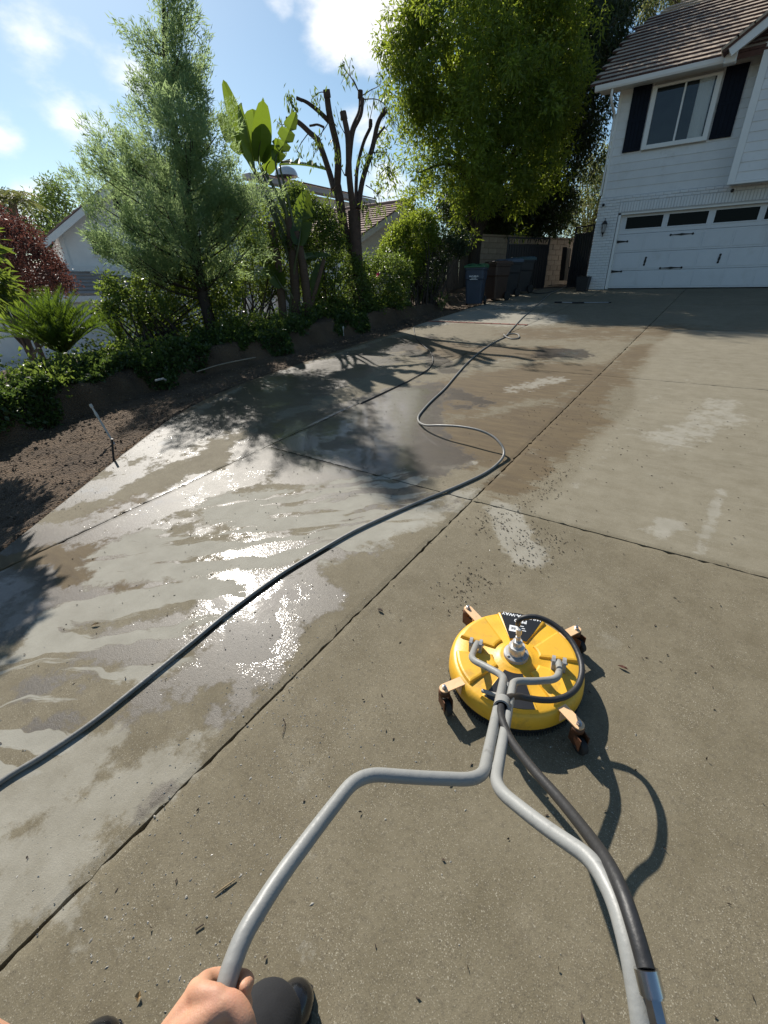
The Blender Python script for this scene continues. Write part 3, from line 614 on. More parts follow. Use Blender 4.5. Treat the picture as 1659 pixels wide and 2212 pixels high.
# bay gable: barge board and tiled verge climbing to the right
ga = Vector((-1.50, BY - .42, 6.40)); gs = Vector((math.cos(R_(33)), 0, math.sin(R_(33)))); gn = Vector((-math.sin(R_(33)), 0, math.cos(R_(33))))
def slope_box(a, L, d0, d1, y0, y1):
    m_ = MB(); vs = [a + gs * s_ + gn * d_ + Vector((0, y_, 0)) for s_ in (0, L) for y_ in (y0, y1) for d_ in (d0, d1)]
    m_.add(vs, [(0, 1, 3, 2), (4, 6, 7, 5), (0, 4, 5, 1), (2, 3, 7, 6), (0, 2, 6, 4), (1, 5, 7, 3)]); return m_
obj('barge_board', slope_box(ga, 4.6, 0, .17, 0, .04), M_TRIM, house)
obj('bay_soffit', slope_box(ga, 4.6, .14, .165, .04, .6), M_TRIM, house)
obj('bay_roof', slope_box(ga - gs * .1, 4.7, .17, .22, -.02, 4.5), M_TILEEDGE, house)
for k in range(15): obj('verge_tile', slope_box(ga - gs * .12 + gs * (k * .31), .34, .215, .265, -.06, .42), M_TILE, house)

# lantern and eyeball cameras on the brick
lan = thing('wall_lantern', 'black carriage lantern with frosted glass on the white brick pier', 'wall lamp', (-3.84, YB - .01, 3.19))
def lz(prof, x=-3.84, y=YB - .10, n=8): m_ = MB(); m_.lathe(prof, n, Matrix.Translation((x, y, 0)), False); return m_
obj('cap', lz([(.004, 3.44), (.014, 3.42), (.008, 3.39), (.03, 3.36), (.06, 3.33), (.085, 3.29), (.085, 3.275)]), M_IRON, lan)
obj('glass', lz([(.060, 3.275), (.045, 3.10), (.03, 3.06)]), mat('frosted_glass', (.42, .43, .43), .3, .05), lan)
m_ = MB()
for k in range(6): a_ = k * math.pi / 3; m_.tube([(-3.84 + .072 * math.cos(a_), YB - .10 + .072 * math.sin(a_), 3.28), (-3.84 + .036 * math.cos(a_), YB - .10 + .036 * math.sin(a_), 3.05)], .006, 5)
m_.lathe([(.04, 3.06), (.028, 3.02), (.012, 2.99), (.016, 2.97), (.004, 2.93)], 8, Matrix.Translation((-3.84, YB - .10, 0)), False); obj('cage', m_, M_IRON, lan)
m_ = MB(); m_.tube([(-3.84, YB, 3.26), (-3.84, YB - .03, 3.36), (-3.84, YB - .09, 3.36)], .01, 6); m_.box(-3.875, -3.805, YB - .02, YB + .005, 3.1, 3.36, .006); obj('bracket', m_, M_IRON, lan)
for (px_, py_, lb) in ((1304, 443, 'small black eyeball camera on the brick corner above the lantern'), (1582, 412, 'small black eyeball camera on the brick under the projecting bay')):
    p_ = AY(px_, py_, YB - .03); ec = thing('security_camera', lb, 'camera', (p_[0], YB, p_[2]), 0, 'eyeball cameras on the brick')
    m_ = MB(); mt = Matrix.Translation((p_[0], YB, p_[2])) @ Matrix.Rotation(R_(90), 4, 'X'); m_.lathe([(.05, -.01), (.05, .012), (.035, .02)], 14, mt); obj('base', m_, M_TRIM, ec)
    m_ = MB(); m_.lathe([(.012, .015), (.034, .03), (.042, .055), (.034, .08), (.016, .092)], 14, mt); obj('lens_ball', m_, M_IRON, ec)

# ------------------------------------------------------------------ fence, block wall, gates
M_WOOD = mat('weathered_fence_wood', (.115, .085, .062), .9, .3, 2.2, .6, 18, stretch=(9, 9, .7))
M_BLOCK = mat('slumpstone_block', (.40, .325, .25), .9, .12, 5, .7, 24)
M_BMORT = mat('block_mortar', (.19, .155, .125), .95, .1, 8)
W0 = np.array([-8.47, 17.6]); W1 = np.array([-4.75, 25.2]); wd = (W1 - W0) / np.linalg.norm(W1 - W0); wang = math.atan2(wd[1], wd[0]); WL = float(np.linalg.norm(W1 - W0))
bw = thing('block_wall', 'tan slumpstone block wall with flat cap behind the bins', 'wall', (W0[0], W0[1], 1.3), wang)
mb = MB(); mb.box(0, WL, .015, .15, -.3, 1.98); local('wall_core', mb, M_BMORT, bw)
mb = MB(); mb.box(0, .392, 0, .16, 0, .178, .010); blk = mb.mesh('block', M_BLOCK)
k = 0
for r in range(11):
    x = -(.2 if r % 2 else 0)
    while x < WL:
        o_ = local('block', blk, None, bw); o_.location = (max(x, 0) if x < 0 else x, random.uniform(-.006, .006), -.08 + r * .187)
        if x < 0: o_.scale = (.5, 1, 1)
        x += .401; k += 1
mb = MB(); mb.box(-.04, WL + .05, -.03, .19, 1.985, 2.05, .012); local('wall_cap', mb, M_BLOCK, bw)
F0 = np.array([-9.05, 14.6]); fdv = (W0 - F0); FLn = float(np.linalg.norm(fdv)); fang = math.atan2(fdv[1], fdv[0])
wf = thing('wood_fence', 'weathered brown board fence overgrown beside the bins', 'fence', (F0[0], F0[1], 1.25), fang)
x = 0.0; mbp = MB(); mbp.box(0, .138, 0, .022, -.1, 1.86, .003); pl_ = mbp.mesh('fence_board', M_WOOD)
while x < FLn - .05:
    o_ = local('fence_board', pl_, None, wf); o_.location = (x, random.uniform(-.01, .01), random.uniform(-.05, .05)); o_.rotation_euler = (random.uniform(-.01, .01), random.uniform(-.012, .012), 0); x += .146
mb = MB()
for z_ in (.35, 1.5): mb.box(-.05, FLn, .024, .07, z_, z_ + .09, .004)
local('rail', mb, M_WOOD, wf)
for x in (0.0, FLn - .03): m_ = MB(); m_.box(x - .06, x + .06, -.05, .08, -.3, 2.12, .006); local('post', m_, M_WOOD, wf)
def gate(name, label, p0, p1, z0, hgt):
    d = np.array(p1) - np.array(p0); L = float(np.hypot(*d)); g = thing(name, label, 'gate', (p0[0], p0[1], z0), math.atan2(d[1], d[0]), 'black iron gate leaves')
    m_ = MB(); m_.box(0, .05, -.025, .025, .03, hgt, .004); m_.box(L - .05, L, -.025, .025, .03, hgt, .004)
    for z_ in (.04, hgt - .24, hgt - .04): m_.box(.05, L - .05, -.02, .02, z_, z_ + .04, .003)
    local('frame', m_, M_IRON, g)
    m_ = MB(); m_.box(.05, L - .05, .004, .010, .08, hgt - .24); local('backing_sheet', m_, M_IRON, g)
    n = int(L / .11)
    for k in range(n): m_ = MB(); x = .05 + (k + .5) * (L - .1) / n; m_.box(x - .008, x + .008, -.014, .003, .08, hgt - .24); local('picket', m_, M_IRON, g)
    for k in range(max(2, int(L / .3))):
        nk = max(2, int(L / .3)); xc = .05 + (k + .5) * (L - .1) / nk; m_ = MB()
        for sgn in (-1, 1):
            pts = [(xc + sgn * (.015 + (1 - t / 14) * .055 * abs(math.cos(t * .55)) + .03 * t / 14), 0, hgt - .12 + .07 * math.sin(t * .62) * (1 - t / 22)) for t in range(14)]
            m_.tube(pts, .006, 5)
        local('scroll', m_, M_IRON, g)
    return g
gate('iron_gate', 'open black iron gate leaf with scroll top standing behind the bins', (-6.75, 16.75), (-5.80, 18.25), 1.47, 1.62)
gate('iron_gate', 'narrow black iron gate leaf with scroll top beside the brick pier', (-4.92, 18.1), (-4.22, 17.72), 1.50, 1.85)
# board leaning on the wall
p_ = G(1222, 606); lb = thing('leaning_board', 'pale weathered plank leaning upright against the block wall by the gate', 'plank', tuple(p_))
m_ = MB(); m_.box(-.10, .10, -.015, .015, 0, 1.15, .004); o_ = local('board', m_, mat('grey_plank', (.22, .18, .14), .9, .2, 4, stretch=(6, 6, .6)), lb); o_.rotation_euler = (R_(-8), R_(4), R_(60))
m_ = MB(); m_.box(-.09, .09, -.02, .02, 0, 1.2, .004); o_ = local('board', m_, M_IRON, lb); o_.rotation_euler = (R_(-6), 0, R_(40)); o_.location = (-.2, .1, 0); o_['label'] = 'dark board behind the pale one'
# planter pot by the pier
p_ = G(1257, 629); pot = thing('planter_pot', 'square black planter pot standing at the foot of the brick pier', 'pot', tuple(p_))
m_ = MB(); m_.add([(-.15, -.15, 0), (.15, -.15, 0), (.15, .15, 0), (-.15, .15, 0), (-.19, -.19, .42), (.19, -.19, .42), (.19, .19, .42), (-.19, .19, .42), (-.155, -.155, .42), (.155, -.155, .42), (.155, .155, .42), (-.155, .155, .42), (-.15, -.15, .34), (.15, -.15, .34), (.15, .15, .34), (-.15, .15, .34)],
    [(0, 3, 2, 1), (0, 1, 5, 4), (1, 2, 6, 5), (2, 3, 7, 6), (3, 0, 4, 7), (4, 5, 9, 8), (5, 6, 10, 9), (6, 7, 11, 10), (7, 4, 8, 11), (8, 9, 13, 12), (9, 10, 14, 13), (10, 11, 15, 14), (11, 8, 12, 15), (12, 13, 14, 15)])
local('pot_body', m_, mat('black_plastic_pot', (.016, .016, .018), .55, .2), pot)
m_ = MB()
for k in range(7): a_ = k * .9; m_.tube([(.03 * math.cos(a_), .03 * math.sin(a_), .34), (.10 * math.cos(a_), .10 * math.sin(a_), .45), (.17 * math.cos(a_), .17 * math.sin(a_), .44)], [.006, .004, .002], 5)
local('dry_stems', m_, M_WOOD, pot)
# black box behind the gate leaf
p_ = G(1240, 617); bx = thing('storage_tub', 'low black storage tub behind the planter by the gate', 'tub', tuple(p_)); m_ = MB(); m_.box(-.22, .22, -.2, .2, 0, .55, .02); local('tub', m_, M_IRON, bx); m_ = MB(); m_.box(-.24, .24, -.22, .22, .553, .60, .015); local('lid', m_, M_IRON, bx)

# ------------------------------------------------------------------ wheeled bins
def textmesh(s, size, m, ext=.0008, align='CENTER', bold=False):
    cu = bpy.data.curves.new('lettering', 'FONT'); cu.body = s; cu.size = size; cu.align_x = align; cu.extrude = ext; cu.resolution_u = 3
    if bold: cu.offset = size * .02
    o_ = bpy.data.objects.new('lettering', cu); C.objects.link(o_); dg = bpy.context.evaluated_depsgraph_get(); me = bpy.data.meshes.new_from_object(o_.evaluated_get(dg)); bpy.data.objects.remove(o_)
    me.materials.clear(); me.materials.append(m); return me
M_WHITE = mat('white_print', (.75, .76, .76), .6, .05)
def bin_(label, u, v, cb, cl, rz, logo=False, tilt=0):
    p_ = G(u, v); b_ = thing('wheelie_bin', label, 'bin', tuple(p_), rz, 'wheeled bins along the side fence')
    mbody = mat('bin_plastic_' + ''.join('%02d' % int(c * 99) for c in cb), cb, .5, .15, 4, .15, 60); mlid = mat('bin_lid_' + ''.join('%02d' % int(c * 99) for c in cl), cl, .42, .12, 4, .15, 60)
    m_ = MB(); w0, d0, w1, d1, h_ = .21, .24, .27, .34, .98
    sec = [(w0, d0, .06), (w0 + .012, d0 + .02, .25), (w0 + .035, d0 + .055, .66), (w0 + .05, d0 + .075, .70), (w1 - .01, d1 - .02, h_ - .06), (w1 + .012, d1, h_ - .05), (w1 + .012, d1, h_)]
    vs = []; fs = []
    for (a_, d_, z_) in sec:
        c_ = .04; off = (d_ - d0) * .0
        ring = [(-a_ + c_, -d_), (a_ - c_, -d_), (a_, -d_ + c_), (a_, d_ - c_), (a_ - c_, d_), (-a_ + c_, d_), (-a_, d_ - c_), (-a_, -d_ + c_)]
        vs += [(x_, y_ + off, z_) for x_, y_ in ring]
    for i in range(len(sec) - 1):
        for k in range(8): fs.append((i * 8 + k, i * 8 + (k + 1) % 8, (i + 1) * 8 + (k + 1) % 8, (i + 1) * 8 + k))
    fs.append(tuple(range(8))[::-1]); fs.append(tuple(range((len(sec) - 1) * 8, len(sec) * 8))); m_.add(vs, fs); local('body', m_, mbody, b_)
    m_ = MB(); m_.add([(-.29, -.37, .985), (.29, -.37, .985), (.29, .36, .985), (-.29, .36, .985), (-.29, -.37, 1.02), (.29, -.37, 1.02), (.29, .36, 1.05), (-.29, .36, 1.05), (-.24, -.30, 1.05), (.24, -.30, 1.05), (.24, .30, 1.085), (-.24, .30, 1.085)],
        [(0, 3, 2, 1), (0, 1, 5, 4), (1, 2, 6, 5), (2, 3, 7, 6), (3, 0, 4, 7), (4, 5, 9, 8), (5, 6, 10, 9), (6, 7, 11, 10), (7, 4, 8, 11), (8, 9, 10, 11)]); lo_ = local('lid', m_, mlid, b_)
    for x_ in (-.14, .14): s_ = MB(); s_.box(x_ - .05, x_ + .05, -.31, .30, 1.062, 1.082, .01, Matrix.Rotation(R_(3.2), 4, 'X')); local('lid_rib', s_, mlid, lo_)
    m_ = MB(); m_.tube([(-.25, .37, .97), (-.25, .42, 1.0), (.25, .42, 1.0), (.25, .37, .97)], .016, 8); local('handle', m_, mbody, b_)
    mw = mat('tyre_rubber', (.012, .012, .012), .7, .2)
    for x_ in (-.27, .27): s_ = MB(); mt = Matrix.Translation((x_ - .03, .24, .13)) @ Matrix.Rotation(R_(90), 4, 'Y'); s_.lathe([(.03, 0), (.11, 0), (.13, .012), (.13, .048), (.11, .06), (.03, .06)], 20, mt, False); local('wheel', s_, mw, b_)
    m_ = MB(); m_.tube([(-.27, .24, .13), (.27, .24, .13)], .012, 8); local('axle', m_, mw, b_)
    if logo:
        e_ = local('logo', bpy.data.meshes.new('logo'), None, b_)
        s_ = MB()
        for k in range(5):
            a0 = math.pi / 2 + k * 2 * math.pi / 5; cx_, cz_ = .042 * math.cos(a0), .042 * math.sin(a0)
            pts = [(cx_ + .026 * math.cos(t), cz_ + .026 * math.sin(t)) for t in np.linspace(0, 2 * math.pi, 9)[:-1]]; hole = [(cx_ + .012 * math.cos(t), cz_ + .012 * math.sin(t)) for t in np.linspace(0, 2 * math.pi, 9)[:-1]]
            s_.add([(x_, y_, 0) for x_, y_ in pts + hole], [(i, (i + 1) % 8, 8 + (i + 1) % 8, 8 + i) for i in range(8)])
        mt0 = Matrix.Translation((0, -d1 + .035 - .004, .86)) @ Matrix.Rotation(R_(90 - 6), 4, 'X')
        me = s_.mesh('logo', M_WHITE); me.transform(mt0); e_.data = me
        for tx, sz, dz in (('REPUBLIC', .062, -.115), ('SERVICES', .034, -.155)):
            me = textmesh(tx, sz, M_WHITE, bold=True); me.transform(Matrix.Translation((0, -d1 + .035 - .003, .86)) @ Matrix.Rotation(R_(90 - 6), 4, 'X') @ Matrix.Translation((0, dz, 0))); local('lettering', me, None, b_)
        s_ = MB(); s_.box(-.11, .11, -.0005, .0005, -.012, 0); me = s_.mesh('underline', M_WHITE); me.transform(Matrix.Translation((0, -d1 + .035 - .022, .86 - .17)) @ Matrix.Rotation(R_(-6), 4, 'X')); local('underline', me, None, b_)
    return b_
bin_('blue grey wheelie bin with green lid and white flower emblem on its front', 1024, 660, (.028, .042, .068), (.02, .11, .045), R_(14), True)
bin_('brown wheelie bin between the green lidded bin and the blue lidded one', 1068, 650, (.04, .019, .011), (.05, .025, .015), R_(-18))
bin_('dark wheelie bin with pale blue lid behind the brown bin', 1092, 641, (.016, .017, .02), (.075, .10, .14), R_(-22))
bin_('dark wheelie bin with teal lid at the far end of the row', 1120, 634, (.014, .016, .018), (.035, .075, .085), R_(-24))

# ------------------------------------------------------------------ neighbour's house on the left
M_NWALL = mat('neighbour_stucco', (.80, .80, .78), .8, .05, 3.0, .2, 50)
M_NTILE = mat('neighbour_roof_tile', (.27, .18, .145), .85, .15, 5, .3, 30)
M_NTILE2 = mat('neighbour_roof_grey_tile', (.36, .30, .26), .85, .12, 5, .3, 30)
nh = thing('neighbour_house', 'white two storey house with brown tiled gables seen behind the pine like tree', 'house', (-21, 12, -.7))
XN = -21.0
mb = MB(); mb.box(-32, XN, 5.5, 13.4, -.9, 1.45); obj('garage_wall', mb, M_NWALL, nh)
def course(name, a0, a1, b0, b1, n, th=.05, m=M_NTILE):   # overlapping tile courses between eave a0-a1 and ridge b0-b1
    a0, a1, b0, b1 = map(Vector, (a0, a1, b0, b1)); nn = (a1 - a0).cross(b0 - a0).normalized(); nn = nn if nn.z > 0 else -nn
    for k in range(n):
        t0, t1 = k / n, (k + 1.12) / n; p0, p1 = a0.lerp(b0, t0), a1.lerp(b1, t0); q0, q1 = a0.lerp(b0, t1), a1.lerp(b1, t1)
        m_ = MB(); m_.add([p0, p1, q1, q0, p0 + nn * th, p1 + nn * th, q1 + nn * .012, q0 + nn * .012], [(0, 1, 2, 3), (4, 7, 6, 5), (0, 4, 5, 1), (1, 5, 6, 2), (2, 6, 7, 3), (3, 7, 4, 0)]); obj(name, m_, m, nh)
course('tile_course', (XN + .7, 3.6, 1.52), (XN + .7, 13.6, 1.52), (-24.0, 3.6, 2.72), (-24.0, 13.6, 2.72), 9, .07, M_NTILE2)
mb = MB(); mb.box(XN + .62, XN + .70, 3.6, 13.6, 1.30, 1.50, .006); obj('fascia', mb, M_TRIM, nh)
mb = MB(); mb.box(XN + .01, XN + .62, 3.7, 13.5, 1.30, 1.33); obj('soffit', mb, M_NWALL, nh)
ng = MB(); ng.box(XN + .005, XN + .05, 7.2, 12.0, -.72, 1.22, .004); ngo = obj('garage_door', ng, M_TRIM, nh)
for r in range(4):
    for k in range(6):
        if r == 3: continue
        m_ = MB(); m_.box(XN + .05, XN + .062, 7.28 + k * .79, 7.28 + k * .79 + .70, -.66 + r * .48, -.66 + r * .48 + .42, .006); obj('door_panel', m_, M_TRIM, ngo)
for k in range(3):                                        # sunburst lights
    yc = 8.0 + k * 1.6; m_ = MB(); m_.add([(XN + .055, yc + .7 * math.cos(t), .80 + .36 * math.sin(t)) for t in np.linspace(0, math.pi, 13)], [tuple(range(13))]); obj('window_light', m_, M_BLK, ngo)
    m_ = MB()
    for t in np.linspace(0, math.pi, 7): m_.tube([(XN + .065, yc, .80), (XN + .065, yc + .72 * math.cos(t), .80 + .37 * math.sin(t))], .018, 4)
    obj('sunburst_bar', m_, M_TRIM, ngo)
# upper gable wall, set back and turned towards the street
_before = set(bpy.data.objects)
XG = -23.0; yl, yr, zb = 9.45, 17.6, 2.45
yp, zp = (yl + yr) / 2, 6.1
mb = MB(); mb.add([(XG, yl, zb - 3), (XG, yr, zb - 3), (XG, yr, 3.7), (XG, yp, 3.7 + (yp - yl) * .72), (XG, yl, 3.7)] + [(XG - 9, yl, zb - 3), (XG - 9, yr, zb - 3), (XG - 9, yr, 3.7), (XG - 9, yp, 3.7 + (yp - yl) * .72), (XG - 9, yl, 3.7)], [(0, 1, 2, 3, 4), (9, 8, 7, 6, 5), (0, 4, 9, 5), (1, 6, 7, 2), (0, 5, 6, 1)]); obj('gable_wall', mb, M_NWALL, nh)
mb = MB(); mb.box(XG + .002, XG + .06, yl - .02, yl + .16, zb - .6, 3.75, .004); mb.box(XG + .002, XG + .07, yl, yr, zb - .05, zb + .16, .004); obj('corner_board', mb, M_TRIM, nh)
zr = 3.7 + (yp - yl) * .72
for sgn in (-1, 1):
    ye = yl - .6 if sgn < 0 else yr + .6; ze = 3.7 - .6 * .72
    course('tile_course', (XG + .7, ye, ze + .2), (XG - 9, ye, ze + .2), (XG + .7, yp, zr + .2), (XG - 9, yp, zr + .2), 14, .07)
    m_ = MB(); vs = [(XG + .62 + dx, y_, z_ + dz) for dx in (0, .07) for (y_, z_) in ((ye, ze), (yp, zr)) for dz in (-.1, .17)]; m_.add(vs, [(0, 1, 3, 2), (4, 6, 7, 5), (0, 4, 5, 1), (2, 3, 7, 6), (0, 2, 6, 4), (1, 5, 7, 3)]); obj('barge_board', m_, M_TRIM, nh)
for yc, zc in ((10.9, 3.45), (12.1, 5.1)):
    m_ = MB(); m_.box(XG + .004, XG + .07, yc - .42, yc + .42, zc - .5, zc + .5, .006); wv = obj('window', m_, M_TRIM, nh)
    for k in (-1, 1): m_ = MB(); m_.box(XG + .07, XG + .078, yc + k * .19 - .16, yc + k * .19 + .16, zc - .42, zc + .42); obj('pane', m_, M_BLK, wv)
_rot = Matrix.Translation((XG, yl, 0)) @ Matrix.Rotation(R_(-19), 4, 'Z') @ Matrix.Translation((-XG, -yl, 0))
for o_ in set(bpy.data.objects) - _before: o_.data.transform(_rot)
# main mass further right with its long eave, and the nearer wing
mb = MB(); mb.box(-31, -20.5, 17.8, 27, -1, 6.2); obj('upper_wall', mb, M_NWALL, nh)
mb = MB(); mb.box(-20.5, -19.95, 17.2, 27.2, 6.25, 6.48, .006); obj('fascia', mb, mat('grey_fascia', (.45, .45, .44), .6, .05), nh)
course('tile_course', (-19.9, 17.6, 6.5), (-19.9, 27.2, 6.5), (-23, 20.6, 7.2), (-23, 27.2, 7.2), 9, .06)
m_ = MB(); m_.lathe([(.62, 0), (.60, .12), (.5, .3), (.3, .42), (.02, .46)], 20, Matrix.Translation((-21.0, 20.6, 6.9))); obj('skylight_dome', m_, mat('milky_dome', (.6, .66, .68), .15, .05), nh)
mb = MB(); mb.box(-20, -13.4, 16.5, 24, .0, 3.3); mb.add([(-13.4, 16.5, 3.3), (-13.4, 24, 3.3), (-13.4, 20.25, 4.95), (-13.6, 16.5, 3.3), (-13.6, 24, 3.3), (-13.6, 20.25, 4.95)], [(0, 1, 2), (5, 4, 3), (0, 2, 5, 3), (2, 1, 4, 5)]); obj('wing_wall', mb, M_NWALL, nh)
course('tile_course', (-13.05, 16.0, 3.22), (-20.2, 16.0, 3.22), (-13.05, 20.25, 5.02), (-20.2, 20.25, 5.02), 15, .06)
course('tile_course', (-13.05, 24.5, 3.22), (-20.2, 24.5, 3.22), (-13.05, 20.25, 5.02), (-20.2, 20.25, 5.02), 15, .06)
for k in range(12): m_ = MB(); m_.tube([(-13.0 - k * .6, 20.25, 5.05), (-13.62 - k * .6, 20.25, 5.06)], .10, 8); obj('ridge_cap', m_, M_NTILE, nh)
m_ = MB(); vs = [(-13.12 + dx, y_, z_ + dz) for dx in (0, .06) for (y_, z_) in ((16.0, 3.1), (20.25, 4.9)) for dz in (-.14, .10)]; m_.add(vs, [(0, 1, 3, 2), (4, 6, 7, 5), (0, 4, 5, 1), (2, 3, 7, 6), (0, 2, 6, 4), (1, 5, 7, 3)]); obj('barge_board', m_, M_TRIM, nh)
# entry wall with shuttered door, seen under the trees
mb = MB(); mb.box(-20.6, -16.2, 12.6, 17, -.8, 2.6); obj('entry_wall', mb, mat('grey_entry_wall', (.42, .43, .43), .8, .08), nh)
en = FD(545, 680, 19.2)
for k, u_ in enumerate((512, 532, 568, 598)):
    p_ = FD(u_, 680, 17.6); m_ = MB(); m_.box(p_[0] - .09, p_[0] + .09, p_[1] - .09, p_[1] + .09, -.7, 1.6, .01); obj('porch_post', m_, M_TRIM, nh)
for k in range(9):
    a_, b_ = FD(534, 680, 17.7), FD(592, 680, 17.7); m_ = MB(); z_ = -.5 + k * .2
    m_.add([(a_[0], a_[1], z_), (b_[0], b_[1], z_), (b_[0] - .05, b_[1] + .05, z_ + .17), (a_[0] - .05, a_[1] + .05, z_ + .17)], [(0, 1, 2, 3)]); obj('louvre', m_, mat('grey_louvre', (.3, .31, .31), .6, .08), nh)

# ------------------------------------------------------------------ vegetation
M_BARK = mat('tree_bark', (.085, .062, .045), .95, .3, 6, .8, 22, stretch=(5, 5, 1))
M_BARKD = mat('dark_bark', (.05, .038, .03), .95, .3, 6, .8, 22, stretch=(5, 5, 1))
M_BARKP = mat('pruned_bark', (.085, .055, .042), .95, .3, 9, .9, 30)
L_PINE = leafmat('pine_needles', (.085, .135, .085), (.15, .21, .11), (.46, .60, .24), .58, .6, .2)  # needle colours and translucence lightened to stand in for sun-flare haze
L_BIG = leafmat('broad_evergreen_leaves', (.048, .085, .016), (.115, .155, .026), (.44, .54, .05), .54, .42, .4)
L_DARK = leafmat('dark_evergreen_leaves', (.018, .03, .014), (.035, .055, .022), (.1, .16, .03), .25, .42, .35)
L_SHRUB = leafmat('hedge_leaves', (.045, .08, .018), (.10, .145, .03), (.29, .39, .06), .46, .38, .5)
L_SHRUB2 = leafmat('glossy_shrub_leaves', (.036, .065, .018), (.085, .12, .028), (.32, .42, .05), .48, .33, .5)
L_RED = leafmat('red_leaves', (.05, .024, .022), (.09, .044, .036), (.20, .075, .055), .4, .45, .35)
L_IVY = leafmat('ivy_leaves', (.027, .053, .018), (.066, .105, .03), (.19, .29, .05), .36, .38, .5)
L_OLIVE = leafmat('olive_grey_leaves', (.07, .085, .03), (.14, .15, .06), (.32, .34, .1), .45, .5, .35)
L_FAR = leafmat('far_green_leaves', (.06, .095, .03), (.11, .15, .045), (.26, .36, .06), .4, .5, .35)
L_PRUNE = leafmat('sprout_leaves', (.05, .08, .025), (.10, .135, .04), (.3, .4, .06), .45, .45, .35)
L_STREL = leafmat('paddle_leaf', (.04, .075, .014), (.065, .10, .02), (.3, .42, .03), .42, .33, .5)
L_SAGO = leafmat('sago_frond', (.022, .045, .010), (.055, .09, .016), (.26, .40, .03), .34, .35, .5)

def limb_mesh(base, pts, r0, rs, trunk_h=.5, lean=None):
    """trunk with limbs running up into the given points"""
    m_ = MB(); base = Vector(base); pts = [Vector(p) for p in pts]; ctr = sum(pts, Vector()) / len(pts)
    top = base.lerp(ctr, trunk_h) + Vector((0, 0, .1))
    path = [base - Vector((0, 0, .25)), base + (top - base) * .35 + Vector((rs.uniform(-.1, .1), rs.uniform(-.1, .1), 0)), top]
    m_.tube(path, [r0 * 1.35, r0 * .95, r0 * .7], 10, sub=4)
    for p in pts:
        st = base.lerp(top, rs.uniform(.45, 1.0)); mid = st.lerp(p, .5) + Vector((rs.uniform(-.2, .2), rs.uniform(-.2, .2), .15 * (p - st).length))
        rr = r0 * rs.uniform(.28, .5); m_.tube([st, mid, p], [rr, rr * .6, rr * .14], 6, sub=4)
    return m_
def tree(name, label, cat, base, poly, D, depth, ncl, clr, per, L, W, leafm, barkm, r0, seed, droop=.35, group=None, nlimb=18, trunk_h=.5, outw=.5, extra=None, sy=1.0, clump=0):
    rs = np.random.RandomState(seed); b_ = thing(name, label, cat, tuple(base), 0, group)
    if clump:
        cc = polyfill(poly, ncl // clump, D, depth, rs); cl = np.repeat(cc, clump, 0) + rs.normal(size=(len(cc) * clump, 3)) * np.array([.34, .34, .40]) * np.repeat(rs.uniform(.6, 1.5, len(cc)), clump)[:, None]
    else: cl = polyfill(poly, ncl, D, depth, rs)
    v, q = foliage(cl, clr, per, L, W, rs, droop, outw, sy)
    if extra is not None: v, q = join((v, q), extra)
    obj('crown', np_mesh('crown', v, q, leafm), None, b_)
    sel = cl[rs.choice(len(cl), min(nlimb, len(cl)), False)]
    obj('trunk', limb_mesh(base, sel, r0, rs, trunk_h), barkm, b_)
    return b_
def gpt(u, v, D): p_ = FD(u, v, D); p_[2] = float(tz(p_[0], p_[1])); return p_

# tall pine like tree: whorls of feathery, upswept sprays
pb = G(464, 722, .35); pbz = float(tz(pb[0], pb[1])); rs = np.random.RandomState(5)
pine = thing('pine_tree', 'tall feathery grey green pine like tree leaning over the ivy bank', 'tree', (pb[0], pb[1], pbz))
PP = [(352, -40), (395, -5), (372, 30), (405, 90), (440, 125), (418, 165), (450, 210), (440, 250), (478, 265), (470, 330), (520, 395), (560, 420), (560, 500), (540, 560), (500, 590), (440, 600), (350, 600), (290, 590), (240, 570), (205, 545), (190, 525), (225, 512), (222, 480), (185, 455), (160, 430), (158, 385), (188, 376), (180, 340), (212, 345), (208, 300), (240, 295), (246, 258), (270, 290), (295, 285), (300, 230), (330, 220), (290, 175), (320, 165), (304, 110), (270, 60), (304, 78), (320, 45), (337, 20)]
cl = polyfill(PP, 118, 9.3, 2.0, rs)
axis_top = FD(352, -30, 9.3)
vv = []; dirs = []; mb = MB(); tp = [Vector(pb) - Vector((0, 0, .35)), Vector(FD(430, 600, 9.6)), Vector(FD(400, 400, 9.4)), Vector(FD(362, 200, 9.3)), Vector(axis_top)]
mb.tube(tp, [.13, .10, .075, .045, .012], 9, sub=6)
tpc, _ = crom(tp, [1] * 5, 12); tpa = np.array([tuple(p) for p in tpc])
for i, c in enumerate(cl):
    k = np.argmin(np.abs(tpa[:, 2] - c[2])); hd = np.hypot(*(c[:2] - tpa[k][:2])); k = np.argmin(np.abs(tpa[:, 2] - (c[2] - .5 * min(1.5, hd)))); a = tpa[k]
    out = c - a; ln = np.linalg.norm(out) + 1e-6; out = out / ln
    mb.tube([a, a + out * ln * .5 + np.array([0, 0, -.08 * ln]), c], [.020, .012, .004], 4, sub=3, caps=False)
    for j in range(5):                                   # side shoots feathering off the end of each bough
        f = rs.uniform(-.55, .12); c2 = c + out * f * min(ln, 1.3) + rs.normal(size=3) * np.array([.13, .13, .10])
        sd = unit(out * .8 + np.array([0, 0, .55]) + rs.normal(size=3) * .38); Ls = rs.uniform(.22, .5)
        n = 128; t = rs.uniform(-.1, 1, n); p = c2 + sd * (t * Ls)[:, None] + rs.normal(size=(n, 3)) * (.035 + .05 * (1 - np.clip(t, 0, 1)))[:, None]
        vv.append(p); dirs.append(sd[None] * .75 + rs.normal(size=(n, 3)) * .5)
v, q = leaves(np.concatenate(vv), np.concatenate(dirs), .095, .015, rs, .1, .4)
